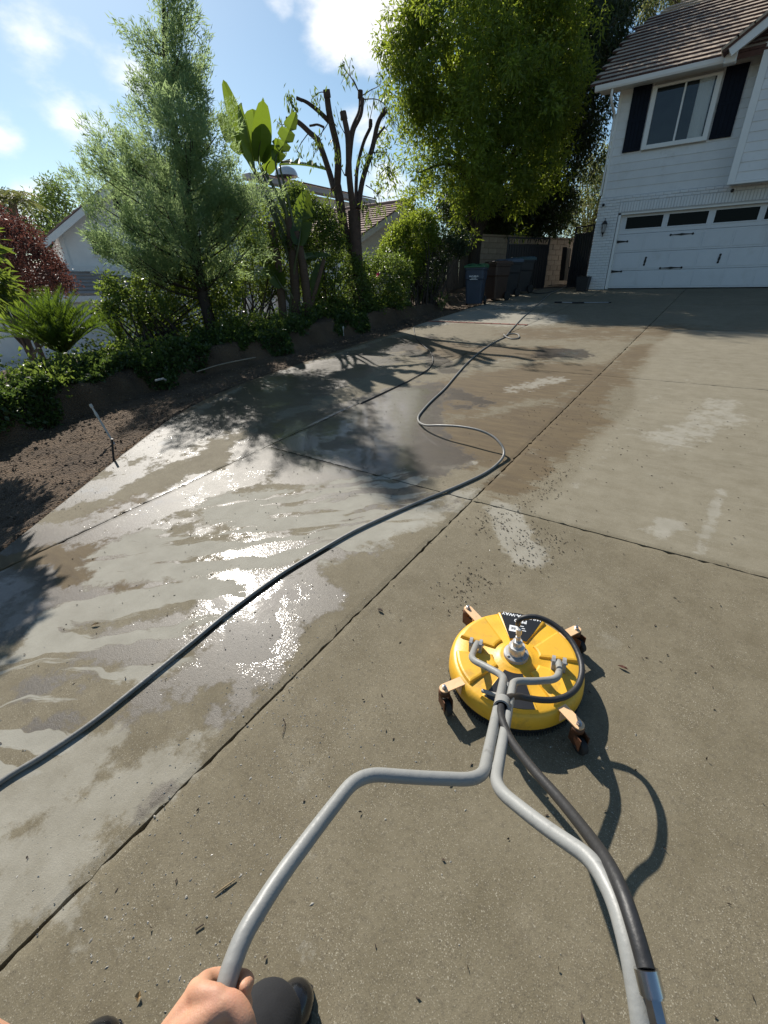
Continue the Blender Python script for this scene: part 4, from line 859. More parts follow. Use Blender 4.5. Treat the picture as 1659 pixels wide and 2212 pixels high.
obj('crown', np_mesh('crown', v, q, L_PINE), None, pine); obj('trunk', mb, M_BARKD, pine)

# big evergreens beyond the fence
LT = [(905, -80), (1240, -80), (1225, 40), (1245, 120), (1215, 200), (1235, 300), (1190, 370), (1120, 420), (1080, 460), (1020, 462), (960, 460), (930, 440), (915, 430), (880, 430), (868, 360), (875, 320), (900, 290), (865, 250), (880, 210), (868, 160), (850, 110), (835, 85), (862, 80), (890, 100), (905, 60)]
rs = np.random.RandomState(21); hang = polyfill([(835, 80), (900, 60), (915, 150), (885, 260), (905, 320), (860, 230), (850, 120)], 55, 17.6, .8, rs)
ex = foliage(hang, .28, 26, .16, .036, rs, 1.1, .2)
tree('evergreen_tree', 'huge sunlit yellow green evergreen tree rising behind the board fence', 'tree', gpt(1020, 600, 19.2), LT, 18.4, 3.0, 1260, .34, 66, .165, .05, L_BIG, M_BARKD, .22, 22, .22, nlimb=26, outw=.6, extra=ex, sy=1.0, clump=5)
DT = [(1120, -80), (1368, -80), (1352, 30), (1372, 70), (1330, 130), (1345, 180), (1300, 200), (1290, 260), (1310, 300), (1270, 330), (1300, 360), (1240, 400), (1225, 450), (1190, 505), (1100, 505), (1010, 500), (960, 500), (1000, 440), (1100, 380), (1150, 200)]
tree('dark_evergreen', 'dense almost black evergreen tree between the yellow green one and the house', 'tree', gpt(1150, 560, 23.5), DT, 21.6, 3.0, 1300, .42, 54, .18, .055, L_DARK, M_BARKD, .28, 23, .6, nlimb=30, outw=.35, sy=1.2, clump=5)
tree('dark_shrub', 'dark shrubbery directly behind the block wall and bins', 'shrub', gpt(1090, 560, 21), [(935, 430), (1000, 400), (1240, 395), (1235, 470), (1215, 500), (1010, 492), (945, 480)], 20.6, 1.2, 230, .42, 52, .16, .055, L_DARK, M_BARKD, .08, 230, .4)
tree('olive_tree', 'pale olive green tree glimpsed between the dark evergreen and the white house', 'tree', gpt(1260, 560, 31), [(1235, 400), (1268, 350), (1300, 290), (1330, 300), (1330, 420), (1300, 530), (1215, 520), (1210, 450)], 30, 2, 150, .6, 50, .2, .06, L_OLIVE, M_BARK, .2, 24, .5)
tree('roof_tree', 'tall pale tree showing above the brown tiled roof', 'tree', (2.0, 33, 1.5), [(1392, 60), (1385, 20), (1400, -70), (1600, -90), (1600, 20), (1470, 40)], 30.5, 2.2, 190, .6, 46, .2, .05, L_OLIVE, M_BARK, .25, 25, .7)
# distant trees on the left
tree('background_tree', 'small light green tree far off behind the red leaved tree', 'tree', gpt(100, 560, 40), [(55, 450), (80, 420), (112, 390), (135, 405), (150, 440), (140, 500), (60, 520), (40, 480)], 40, 3, 90, .8, 40, .3, .1, L_FAR, M_BARK, .2, 26, .2)
tree('background_tree', 'dark round tree beyond the far roof gap left of the palm', 'tree', gpt(0, 560, 36), [(-70, 440), (-30, 418), (10, 412), (30, 440), (40, 520), (-80, 530)], 38, 3, 80, .8, 40, .3, .1, L_DARK, M_BARK, .2, 27, .2)
tree('background_tree', 'low green tree behind the white gable far left', 'tree', gpt(120, 560, 33), [(95, 500), (140, 480), (160, 520), (150, 570), (90, 570)], 36, 2, 50, .7, 36, .3, .1, L_FAR, M_BARKD, .2, 28, .2)
# palm far left
pp = gpt(22, 560, 33); palm = thing('palm_tree', 'distant palm with drooping brown fronds at the far left', 'palm', tuple(pp)); pt_ = Vector(FD(26, 432, 33))
m_ = MB(); m_.tube([Vector(pp), pt_], [.28, .22], 8); obj('trunk', m_, M_BARK, palm)
for k in range(22):
    a_ = k * 2.4; el_ = .25 + (k % 5) * .28; d_ = Vector((math.cos(a_), math.sin(a_), 0)); pts = [pt_ + d_ * (1.7 * t) * math.cos(el_ * (1 - t * .5)) + Vector((0, 0, 1.7 * math.sin(el_) * t - 1.25 * t * t)) for t in np.linspace(0, 1, 7)]
    P_ = np.array([tuple(p) for p in pts]); tt = np.linspace(.1, 1, 26); c = np.stack([np.interp(tt, np.linspace(0, 1, 7), P_[:, j]) for j in range(3)], 1); rsx = np.random.RandomState(k)
    dd = np.concatenate([np.cross(np.tile(d_, (26, 1)), [0, 0, 1]) + d_ * .6 + [0, 0, -.5], -np.cross(np.tile(d_, (26, 1)), [0, 0, 1]) + d_ * .6 + [0, 0, -.5]])
    v, q = leaves(np.concatenate([c, c]), dd, .5, .06, rsx); obj('frond', np_mesh('frond', v, q, L_OLIVE), None, palm)
# red leaved tree
tree('red_tree', 'small purple red leaved tree in front of the neighbour garage roof', 'tree', gpt(82, 832, 11.6), [(-90, 440), (-40, 460), (0, 445), (35, 475), (75, 490), (102, 528), (132, 558), (150, 598), (156, 618), (120, 632), (84, 645), (50, 655), (20, 632), (-40, 640), (-90, 630)], 11.5, 1.9, 300, .22, 74, .072, .034, L_RED, M_BARKD, .08, 31, .3, nlimb=34, trunk_h=.62)
rs = np.random.RandomState(77)
# second leaning stem of the red tree
m_ = MB(); g0 = gpt(110, 838, 11.3); m_.tube([Vector(g0) - Vector((0, 0, .2)), Vector(FD(95, 780, 11.4)), Vector(FD(60, 700, 11.4)), Vector(FD(20, 600, 11.5))], [.085, .065, .05, .016], 8, sub=4)
m_.tube([Vector(FD(75, 830, 11.5)), Vector(FD(70, 770, 11.5)), Vector(FD(100, 740, 11.4))], [.07, .05, .016], 7, sub=4)
obj('trunk', m_, M_BARKD, bpy.data.objects['red_tree'])
# dark shrub at the left edge of the picture and its fan of shade
ex2 = foliage(polyfill([(-260, 380), (-90, 400), (-48, 520), (-48, 690), (-110, 790), (-260, 760)], 170, 4.4, .45, np.random.RandomState(321)), .15, 44, .12, .036, np.random.RandomState(322), .5, .9)
tree('left_shrub', 'dark trunked shrub with bright lit leaf tips at the far left edge', 'shrub', (-6.75, 1.15, float(tz(-6.75, 1.15))), [(-260, 500), (-120, 535), (-50, 570), (-5, 590), (14, 602), (16, 618), (-6, 635), (-40, 665), (-120, 710), (-260, 700)], 5.3, .75, 190, .15, 44, .11, .034, L_SHRUB2, M_BARKD, .07, 32, .5, outw=.9, extra=ex2)
# hedge shrubs behind the bank
SH = [
 ('hedge_shrub', 'mixed leafy shrub at the foot of the pine like tree', 10.0, [(295, 690), (290, 610), (330, 555), (420, 535), (500, 565), (540, 620), (500, 680), (430, 715), (330, 720), (300, 735)], .7, 210, L_SHRUB2, 41, .07),
 ('hedge_shrub', 'climbing shrub with round leaves hanging over the neighbour garage door', 9.0, [(205, 640), (232, 600), (262, 615), (330, 640), (380, 650), (350, 700), (300, 700), (250, 680), (215, 690)], .35, 36, L_SHRUB, 42, .085),
 ('hedge_shrub', 'shrub filling the gap under the paddle leaves', 11.6, [(470, 470), (530, 440), (600, 440), (650, 470), (660, 560), (640, 640), (560, 650), (500, 620), (475, 560)], .8, 190, L_SHRUB2, 43, .07),
 ('hedge_shrub', 'bright leafy shrub right of the paddle leaved stems', 12.2, [(600, 400), (640, 395), (690, 440), (722, 462), (740, 515), (770, 560), (795, 610), (790, 680), (700, 690), (650, 650), (640, 560), (610, 480)], .9, 300, L_SHRUB, 44, .07),
 ('hedge_shrub', 'shrub with one pink flower below the tiled wing roof', 13.0, [(740, 530), (780, 560), (815, 555), (850, 545), (880, 565), (880, 640), (850, 670), (790, 680), (750, 640)], .8, 190, L_SHRUB, 45, .07),
 ('hedge_shrub', 'rounded yellow green shrub in front of the tiled wing roof', 14.6, [(828, 530), (848, 492), (880, 462), (905, 458), (935, 450), (950, 480), (935, 530), (915, 560), (900, 610), (850, 580), (820, 560)], .9, 240, L_BIG, 46, .075),
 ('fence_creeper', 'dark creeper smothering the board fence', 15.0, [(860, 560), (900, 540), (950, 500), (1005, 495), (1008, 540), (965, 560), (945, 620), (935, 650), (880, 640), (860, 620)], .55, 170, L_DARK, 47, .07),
]
for (nm, lb, D, poly, dep, n, lm, sd_, L) in SH:
    rs_ = np.random.RandomState(sd_); bot = max(poly, key=lambda p_: p_[1]); b_ = gpt(bot[0], bot[1], D)
    t_ = thing(nm, lb, 'shrub', tuple(b_)); cl = polyfill(poly, n, D, dep, rs_)
    v, q = foliage(cl, .19, 62, L, L * .52, rs_, .25, .5); obj('foliage', np_mesh('foliage', v, q, lm), None, t_)
    m_ = MB()
    for c in cl[rs_.choice(len(cl), min(26, len(cl)), False)]:
        s_ = Vector(b_) + Vector((rs_.uniform(-.5, .5), rs_.uniform(-.5, .5), -.1)); m_.tube([s_, s_.lerp(Vector(c), .5) + Vector((rs_.uniform(-.1, .1), rs_.uniform(-.1, .1), .1)), Vector(c)], [.022, .014, .004], 5, sub=3)
    obj('stems', m_, M_BARKD, t_)
    if 'pink' in lb:
        fp = FD(817, 595, 12.2); m_ = MB()
        for k in range(6): a_ = k * 1.05; m_.add([fp, fp + np.array([.035 * math.cos(a_) - .02, .03, .035 * math.sin(a_) + .02]), fp + np.array([.075 * math.cos(a_ + .4), 0, .075 * math.sin(a_ + .4)]), fp + np.array([.035 * math.cos(a_ + .8), -.03, .035 * math.sin(a_ + .8)])], [(0, 1, 2, 3)])
        obj('flower', m_, mat('pink_petal', (.55, .03, .12), .5, .1), t_)
# low sunlit sprigs at the end of the bank
for (u, v_, n, hh, lb) in ((850, 668, 10, .55, 'young sprig with pale leaves at the foot of the hedge'), (905, 655, 9, .8, 'thin arching sprig beside the creeper'), (955, 655, 7, .45, 'small lone weed at the end of the earth bank near the bins')):
    b_ = np.array(G(u, v_, .15)); b_[2] = float(tz(b_[0], b_[1])); t_ = thing('sprig', lb, 'plant', tuple(b_)); rs_ = np.random.RandomState(int(u)); m_ = MB(); pc = []; 
    for k in range(n):
        a_ = rs_.uniform(0, 6.28); e_ = Vector(b_) + Vector((math.cos(a_) * hh * .5, math.sin(a_) * hh * .5, hh * rs_.uniform(.5, 1.1))); m_.tube([Vector(b_), Vector(b_).lerp(e_, .5) + Vector((0, 0, hh * .15)), e_], [.006, .005, .002], 4, sub=3)
        pc += [tuple(Vector(b_).lerp(e_, f) + Vector((0, 0, hh * .15 * 4 * f * (1 - f)))) for f in np.linspace(.3, 1, 8)]
    obj('stems', m_, mat('green_stem', (.09, .11, .03), .6, .1), t_); pc = np.repeat(np.array(pc), 3, 0) + rs_.normal(size=(len(pc) * 3, 3)) * .02
    v, q = leaves(pc, rs_.normal(size=(len(pc), 3)), .06, .035, rs_); obj('leaves', np_mesh('leaves', v, q, L_PRUNE), None, t_)

# pruned multi stemmed tree with bare limbs
PD = 12.3
pbase = gpt(775, 690, PD); prn = thing('pruned_tree', 'hard pruned tree with bare forked brown limbs and tufts of new leaves', 'tree', tuple(pbase)); rs = np.random.RandomState(61)
def px3(l, jit=0): return [Vector(FD(u, v_, PD + dd)) for (u, v_, dd) in l]
m_ = MB(); m_.tube([Vector(pbase) - Vector((0, 0, .2))] + px3([(772, 600, 0), (768, 520, 0), (765, 455, 0)]), [.17, .15, .14, .15], 12, sub=4)
m_.tube(px3([(770, 560, 0), (745, 500, .2), (735, 440, .3), (728, 400, .35)]), [.12, .11, .105, .10], 10, sub=4); obj('trunk', m_, M_BARKP, prn)
LIMBS = [([(728, 405, .35), (728, 330, .3), (712, 250, .2), (703, 198, .1)], .10, .07), ([(712, 262, .2), (690, 240, 0), (662, 222, -.1), (642, 212, -.1)], .06, .03), ([(722, 410, .35), (712, 370, .5), (690, 310, .6), (668, 285, .6), (640, 262, .6), (622, 258, .6)], .085, .05),
         ([(765, 455, 0), (752, 380, -.2), (750, 300, -.2), (745, 245, -.2)], .09, .065), ([(752, 380, -.2), (760, 290, -.1), (775, 240, 0), (778, 200, .05)], .08, .05), ([(760, 290, -.1), (778, 250, -.1), (784, 215, -.1)], .045, .04),
         ([(775, 450, 0), (785, 390, .2), (805, 320, .3), (818, 268, .3), (835, 238, .3)], .075, .05), ([(808, 312, .3), (818, 290, .3), (828, 276, .3)], .035, .022), ([(768, 450, 0), (772, 370, .4), (785, 310, .5), (800, 275, .5), (798, 262, .5)], .05, .04), ([(700, 275, .1), (685, 268, .1), (672, 272, .1)], .03, .02)]
for pts, ra, rb in LIMBS:
    P_ = px3(pts); P_ = [p + Vector((rs.uniform(-.03, .03), rs.uniform(-.03, .03), 0)) for p in P_]; n = len(P_); m_ = MB(); ra, rb = ra * .86, rb * .86; m_.tube(P_, list(np.linspace(ra, rb, n)), 10, sub=6); m_.tube([P_[-1] - (P_[-1] - P_[-2]).normalized() * .1, P_[-1] + (P_[-1] - P_[-2]).normalized() * .03], [rb * 1.3, rb * 1.25], 9); obj('limb', m_, M_BARKP, prn)
TW = [([(703, 200), (690, 200), (672, 215)], 6), ([(778, 205), (760, 170), (745, 150), (740, 128)], 16), ([(778, 205), (765, 175), (755, 160), (757, 130)], 10), ([(780, 208), (800, 195), (822, 180), (815, 140)], 16), ([(785, 215), (815, 215), (838, 235), (850, 270)], 26), ([(835, 240), (830, 200), (845, 175)], 16), ([(835, 240), (850, 262), (870, 282)], 8), ([(640, 262), (632, 235), (625, 205)], 40), ([(622, 258), (610, 270), (598, 262)], 12), ([(622, 258), (612, 290), (616, 330)], 8), ([(668, 285), (650, 310), (640, 330)], 10), ([(690, 310), (680, 330), (672, 350)], 8), ([(752, 300), (735, 270), (725, 230)], 9), ([(728, 400), (705, 430), (690, 450)], 40), ([(728, 420), (740, 460), (735, 490)], 30), ([(785, 390), (800, 350), (812, 335)], 24), ([(790, 400), (815, 420), (822, 460)], 26), ([(818, 380), (840, 360), (852, 400)], 30), ([(806, 330), (830, 330), (845, 350)], 14), ([(765, 380), (780, 350), (792, 330)], 22), ([(745, 380), (728, 340), (722, 300)], 12), ([(798, 262), (805, 230), (808, 205)], 5), ([(700, 275), (690, 300), (684, 312)], 10), ([(712, 260), (692, 290), (670, 300)], 6), ([(690, 240), (690, 225), (680, 215)], 10), ([(770, 430), (790, 450), (800, 480)], 30), ([(740, 440), (720, 470), (715, 500)], 26)]
m_ = MB(); vs = []; ds = []
for pts, nl in TW:
    P_ = [Vector(FD(u, v_, PD + .2 * math.sin(u))) for u, v_ in pts]; m_.tube(P_, list(np.linspace(.011, .004, len(P_))), 4, sub=4, caps=False); cc, _ = crom(P_, [1] * len(P_), 10); cc = np.array([tuple(c) for c in cc]); k = rs.randint(len(cc) // 3, len(cc), nl * 2)
    vs.append(cc[k] + rs.normal(size=(nl * 2, 3)) * .07); ds.append(np.array([0, 0, -1.0]) + rs.normal(size=(nl * 2, 3)) * .45)
obj('twigs', m_, M_BARKP, prn); v, q = leaves(np.concatenate(vs), np.concatenate(ds), .135, .034, rs); obj('crown', np_mesh('crown', v, q, L_PRUNE), None, prn)

# giant bird of paradise: paddle leaves and leaning stems
def paddle(base, tip, width, face, split=0, seed=0, droop=0.0, fold=.22):
    rs_ = np.random.RandomState(seed); base, tip = Vector(base), Vector(tip); ax = (tip - base); L_ = ax.length; ax.normalize(); f = Vector(face); side = ax.cross(f).normalized(); f = side.cross(ax).normalized()
    n = 22; v_ = []; q_ = []
    mid = [base + ax * L_ * t - f * (droop * L_ * t * t) for t in np.linspace(0, 1, n)]
    prof = [width * .5 * (math.sin(math.pi * min(1, (t * .93 + .05)) ** .8) ** .6) for t in np.linspace(0, 1, n)]; prof[-1] = .002
    cut = set(rs_.choice(range(3, n - 2), split, False)) if split else set()
    for sgn in (1, -1):
        for i in range(n - 1):
            w0, w1 = prof[i], prof[i + 1]
            if i in cut: w1 *= .35
            if i - 1 in cut: w0 *= .45
            o_ = len(v_); s_ = side * sgn
            def pt(m0, w_, fr): return m0 + s_ * w_ * fr + f * (fold * w_ * fr * fr * 1.2 - (.02 if fr == 0 else 0)) 
            v_ += [pt(mid[i], w0, 0), pt(mid[i], w0, .5), pt(mid[i], w0, 1), pt(mid[i + 1], w1, 0), pt(mid[i + 1], w1, .5), pt(mid[i + 1], w1, 1)]
            q_ += [(o_, o_ + 1, o_ + 4, o_ + 3), (o_ + 1, o_ + 2, o_ + 5, o_ + 4)]
    return np.array([tuple(p) for p in v_]), np.array(q_)
SD = 11.2
sb = gpt(640, 700, SD); st_ = thing('bird_of_paradise', 'giant bird of paradise with broad paddle leaves and split stems', 'plant', tuple(sb))
CAMD = Vector((.587, -.809, .1))
PAD = [((540, 345), (482, 172), .30, CAMD, 0, 0), ((525, 330), (468, 240), .34, (.2, -.9, .3), 1, .1), ((548, 360), (520, 222), .42, (-.9, -.3, .2), 0, 0), ((560, 350), (570, 212), .40, (.8, -.3, .4), 1, .05), ((558, 348), (545, 235), .62, CAMD, 0, 0), ((595, 350), (640, 252), .34, CAMD, 3, -.12), ((605, 355), (700, 345), .40, (.1, -.4, 1), 9, .16), ((575, 372), (600, 300), .3, (.8, -.5, .2), 1, 0),
       ((645, 530), (662, 410), .46, CAMD, 1, 0), ((680, 640), (690, 560), .34, (.2, -.8, .6), 1, .1), ((520, 500), (490, 410), .40, (.3, -.9, .2), 0, .08), ((610, 620), (560, 540), .4, (.4, -.7, .5), 2, .12), ((660, 560), (715, 540), .3, (.2, -.6, .7), 2, .2)]
for i, (b_, t_, w_, fc, sp, dr) in enumerate(PAD):
    v, q = paddle(FD(b_[0], b_[1], SD + .15 * math.sin(i * 2.1)), FD(t_[0], t_[1], SD + .35 * math.sin(i * 1.7)), w_, fc, sp, i, dr); o_ = obj('paddle_leaf', np_mesh('paddle_leaf', v, q, L_STREL, True), None, st_)
    m_ = MB(); b3 = Vector(FD(b_[0], b_[1], SD + .15 * math.sin(i * 2.1))); t3 = Vector(FD(t_[0], t_[1], SD + .35 * math.sin(i * 1.7))); ft = Vector(FD(625 + 12 * (i % 4), 560 if b_[1] < 400 else 690, SD)); m_.tube([ft, ft.lerp(b3, .6) + Vector((0, 0, .1)), b3, b3.lerp(t3, .35)], [.04, .026, .018, .008], 7, sub=4); obj('leaf_stalk', m_, mat('green_stalk', (.07, .085, .03), .5, .2), st_)
for (u0, u1, v1, r_) in ((612, 585, 480, .085), (640, 622, 470, .10), (668, 640, 500, .095), (655, 700, 560, .05)):
    b0 = gpt(u0, 695, SD); m_ = MB(); m_.tube([Vector(b0) - Vector((0, 0, .2)), Vector(FD((u0 + u1) / 2 + 4, (695 + v1) / 2, SD)), Vector(FD(u1, v1, SD))], [r_ * 1.15, r_, r_ * .8], 10, sub=5); obj('trunk', m_, mat('ringed_stem', (.10, .065, .045), .9, .3, 14, .7, 30, stretch=(1, 1, 6)), st_)

# sago palms
def frond_mesh(seed, L_=1.0):
    rs_ = np.random.RandomState(seed); n = 64; t = np.linspace(.10, 1, n); px_ = t * L_; pz_ = .10 * np.sin(t * 1.9) * L_ - .14 * t ** 3 * L_; c = np.stack([px_, np.zeros(n), pz_], 1); pos = np.concatenate([c, c]); wl = np.sin(np.pi * np.clip(t * .86 + .1, 0, 1)) ** .6
    dl = np.stack([np.full(n, .9), np.full(n, .75), np.full(n, .30)], 1); dr = dl * [1, -1, 1]; d = np.concatenate([dl, dr]); vs, q_ = leaves(pos, d + rs_.normal(size=d.shape) * .04, .135, .015, rs_, .1, .35)
    vs = vs.reshape(-1, 4, 3); ww = np.concatenate([wl, wl])[:, None, None]; vs = vs[:, :1] + (vs - vs[:, :1]) * ww; vs = vs.reshape(-1, 3)
    r0 = .008; k = len(vs); rp = np.linspace(0, 1, 8); rach = []; 
    for tt in rp: x = tt * L_; z = .10 * np.sin(tt * 1.9) * L_ - .14 * tt ** 3 * L_; rr = r0 * (1.05 - tt * .8); rach += [(x, -rr, z), (x, rr, z), (x, 0, z + rr)]
    rq = []
    for i in range(7):
        for j in range(3): rq.append((k + i * 3 + j, k + i * 3 + (j + 1) % 3, k + (i + 1) * 3 + (j + 1) % 3, k + (i + 1) * 3 + j))
    return np_mesh('frond', np.concatenate([vs, np.array(rach)]), np.concatenate([q_, np.array(rq)]), L_SAGO)
FR = [frond_mesh(900 + i) for i in range(4)]
def sago(u, v_, D, n, scale, label):
    b_ = gpt(u, v_, D); top = Vector(b_) + Vector((0, 0, .22 * scale)); s_ = thing('sago_palm', label, 'palm', tuple(b_), 0, None); m_ = MB(); m_.lathe([(.12 * scale, -.15), (.15 * scale, .05), (.13 * scale, .18 * scale), (.05 * scale, .26 * scale)], 12, Matrix.Translation(b_)); obj('trunk', m_, M_BARKD, s_)
    for k in range(n):
        a_ = k * 2.39996; el_ = R_(82 - 60 * (k / n) ** .85) + random.uniform(-.06, .06); o_ = bpy.data.objects.new('frond', FR[k % 4]); o_.location = top; o_.rotation_mode = 'XYZ'; o_.rotation_euler = (random.uniform(-.25, .25), -el_, a_); sc_ = scale * random.uniform(.88, 1.08); o_.scale = (sc_, sc_, sc_); link(o_, s_)
sago(148, 800, 7.6, 70, 1.05, 'large fan shaped sago palm standing in the ivy on the bank')
sago(268, 760, 9.2, 30, .6, 'smaller sago palm half hidden by shrubs right of the large one')
sago(-62, 850, 6.9, 34, .9, 'sago palm cut off by the left edge of the view')

# ivy mat over the bank top
rs = np.random.RandomState(90); n = 52000
y = rs.uniform(.6, 12.2, n); f = foot_x(y) + .05 * np.sin(y * 5.1) + .04 * np.sin(y * 11.7 + 1)
edge_in = .16 + .16 * np.sin(y * 2.7) + .10 * np.sin(y * 7.3 + 2) + .35 * sstep(8.5, 12, y)
x = f - edge_in - np.abs(rs.normal(size=n)) * .8; keep = x > -10.4
hole = (np.sin(x * 2.9 + 1) * np.sin(y * 2.1 + .4) + .4 * np.sin(x * 6.1 + y * 5)) > .85
keep &= ~hole; keep &= rs.rand(n) > sstep(9.5, 12.2, y) * .8; x, y = x[keep], y[keep]
lump = .10 + .10 * np.sin(x * 4.2 + 2 * np.sin(y * 1.7)) * np.sin(y * 3.3) + .06 * np.sin(x * 9 + y * 7)
z = tz(x, y) + np.clip(lump, .01, 1) * rs.uniform(.15, 1.25, len(x)) * (1 - .5 * sstep(8, 12, y))
d = rs.normal(size=(len(x), 3)) * .7 + np.array([.5, -.25, .15]); v, q = leaves(np.stack([x, y, z], 1), d, .072, .058, rs, .18, .45)
tag(obj('ivy', np_mesh('ivy', v, q, L_IVY), None), 'dark green ivy mat trailing over the top of the earth bank', 'ground cover', kind='stuff')
# trailing tufts that stand up in the ivy
n = 9000; cx_ = rs.uniform(2.2, 11, 70); xs = np.repeat(foot_x(cx_) - rs.uniform(.3, 1.2, 70), n // 70); ys = np.repeat(cx_, n // 70); p = np.stack([xs, ys, tz(xs, ys) + .12], 1) + rs.normal(size=(len(xs), 3)) * [.14, .14, .13]
v, q = leaves(p, rs.normal(size=p.shape) + [.3, -.2, .4], .062, .045, rs); tag(obj('ground_cover', np_mesh('ground_cover', v, q, L_SHRUB), None), 'brighter leafy tufts growing up through the ivy', 'ground cover', kind='stuff')

# soil clods and small stones in the bed
rs = np.random.RandomState(95)
def clods(n, xf, yf, zf, smin, smax, rs, flat=.6):
    T = np.array([(1, 0, 0), (-1, 0, 0), (0, 1, 0), (0, -1, 0), (0, 0, 1), (0, 0, -.4)]); F3 = np.array([(0, 2, 4), (2, 1, 4), (1, 3, 4), (3, 0, 4), (2, 0, 5), (1, 2, 5), (3, 1, 5), (0, 3, 5)])
    s_ = (smin + (smax - smin) * rs.rand(n) ** 3); v_ = T[None] * (1 + rs.normal(size=(n, 6, 1)) * .25); a_ = rs.uniform(0, 6.28, n); ca, sa = np.cos(a_), np.sin(a_); asp = rs.uniform(.6, 1.6, n)
    X_, Y_, Z_ = v_[..., 0] * asp[:, None], v_[..., 1], v_[..., 2] * flat; v_ = np.stack([X_ * ca[:, None] - Y_ * sa[:, None], X_ * sa[:, None] + Y_ * ca[:, None], Z_], -1) * s_[:, None, None] + np.stack([xf, yf, zf + s_ * flat * .3], -1)[:, None]
    return v_.reshape(-1, 3), (F3[None] + (np.arange(n) * 6)[:, None, None]).reshape(-1, 3)
n = 16000; y = rs.uniform(-1, 13, n); t = rs.rand(n); x = edge_x(y) + (foot_x(y) - .35 - edge_x(y)) * t; v, q = clods(n, x, y, tz(x, y), .003, .02, rs)
tag(obj('soil_clods', np_mesh('soil_clods', v, q, M_SOIL), None), 'loose crumbs and clods of dark soil in the bed', kind='stuff')

# ------------------------------------------------------------------ hoses, pipes and tools on the ground
M_HOSE = mat('grey_hose_rubber', (.19, .185, .17), .45, .15, 9, .15, 60)
M_HOSEB = mat('black_hose_rubber', (.022, .022, .023), .5, .15, 9, .15, 60)
M_STEEL = mat('zinc_plated_steel', (.55, .55, .54), .28, .1, 9, metal=1.0)
def gp_(l, h=.012): return [Vector(G(u, v_, hh if isinstance(hh, float) else h)) for (u, v_, *r) in l for hh in [r[0] if r else None]]
HP = [(-260, 1900), (-120, 1790), (0, 1690), (100, 1628), (200, 1560), (300, 1481), (400, 1400), (495, 1322), (600, 1245), (680, 1196), (760, 1150), (830, 1117), (900, 1086), (960, 1062), (1000, 1045), (1040, 1026), (1068, 1008), (1086, 988, .03), (1088, 972, .06), (1078, 955, .10), (1060, 940, .13), (1030, 928, .15), (990, 921, .14), (950, 919, .11), (922, 919, .06), (908, 914, .03), (903, 905), (908, 893), (930, 868), (960, 840), (985, 811), (1010, 783), (1040, 757), (1070, 738), (1090, 728), (1100, 717), (1112, 704), (1130, 685), (1150, 668), (1172, 648), (1190, 634), (1206, 627), (1222, 618)]
hz = thing('pressure_hose', 'long grey pressure hose snaking from the foreground up to the gate', 'hose', tuple(G(495, 1322)))
m_ = MB(); m_.tube(gp_(HP), .0115, 10, sub=7); obj('hose', m_, M_HOSE, hz)
m_ = MB(); m_.tube(gp_([(1088, 727), (1102, 721), (1118, 722), (1121, 729), (1108, 732), (1094, 728), (1088, 722)], .014), .0115, 8, sub=6); obj('loop', m_, M_HOSE, hz)
m_ = MB(); m_.tube(gp_([(1204, 627), (1170, 634), (1150, 630), (1180, 622), (1225, 621), (1215, 615), (1185, 617)], .014), .0115, 8, sub=6); obj('coil', m_, M_HOSEB, hz)
m_ = MB(); m_.tube(gp_([(870, 694, .02), (884, 700), (893, 707), (895, 718), (901, 732), (914, 746), (927, 758), (934, 770), (935, 782), (927, 795), (912, 806), (893, 817), (874, 827), (850, 838), (810, 857), (780, 871)], .009), .008, 8, sub=7)
tag(obj('garden_hose', m_, M_HOSEB), 'thin black hose curling from the soil onto the left slab joint', 'hose')
# extension wand
wp = gp_([(1198, 653), (1214, 653), (1222, 653.5), (1236, 653.6), (1262, 653.6), (1290, 653.4), (1319, 653.2)], .02); wn = thing('spray_wand', 'black and silver spray wand lying on the drive in front of the garage', 'wand', tuple(wp[2]))
m_ = MB(); m_.tube(wp[0:2], .022, 8); m_.tube([wp[3], wp[4]], .019, 8); obj('grip', m_, M_IRON, wn); m_ = MB(); m_.tube([wp[1], wp[3]], .011, 8); m_.tube([wp[4], wp[6]], .009, 8); obj('lance', m_, M_STEEL, wn); m_ = MB(); m_.tube([wp[6] - Vector((.05, 0, 0)), wp[6] + Vector((.02, 0, 0))], .014, 8); obj('nozzle', m_, M_IRON, wn)
# sprinkler risers and pipes of the bare bed
M_PVC = mat('dirty_white_pipe', (.42, .40, .36), .6, .15, 9)
a_ = Vector(G(242, 946)); a_.z = float(tz(a_.x, a_.y)); tip = Vector(FD(197, 877, (Vector((a_.x, a_.y)).dot(Vector(FW[:2])))+.12)); rz_ = thing('sprinkler_riser', 'leaning grey sprinkler riser pipe in the bare soil', 'pipe', tuple(a_))
m_ = MB(); m_.tube([a_ - (tip - a_) * .1, tip], .011, 8); obj('pipe', m_, M_PVC, rz_); m_ = MB(); d_ = (tip - a_).normalized(); m_.tube([tip - d_ * .14, tip - d_ * .08], .016, 8); m_.tube([tip - d_ * .02, tip + d_ * .02], .018, 8); m_.tube([a_.lerp(tip, .45), a_.lerp(tip, .52)], .014, 8); obj('coupling', m_, M_PVC, rz_)
b_ = Vector(G(240, 991)); b_.z = float(tz(b_.x, b_.y)); t2 = Vector(FD(242, 948, Vector((b_.x, b_.y)).dot(Vector(FW[:2])))); m_ = MB(); m_.tube([b_ - Vector((0, 0, .1)), t2], .011, 8); tag(obj('stake', m_, M_HOSEB), 'short black stake upright in the soil below the riser pipe', 'stake')
def bankpt(u, v_, h): p_ = Vector(G(u, v_, h)); return p_
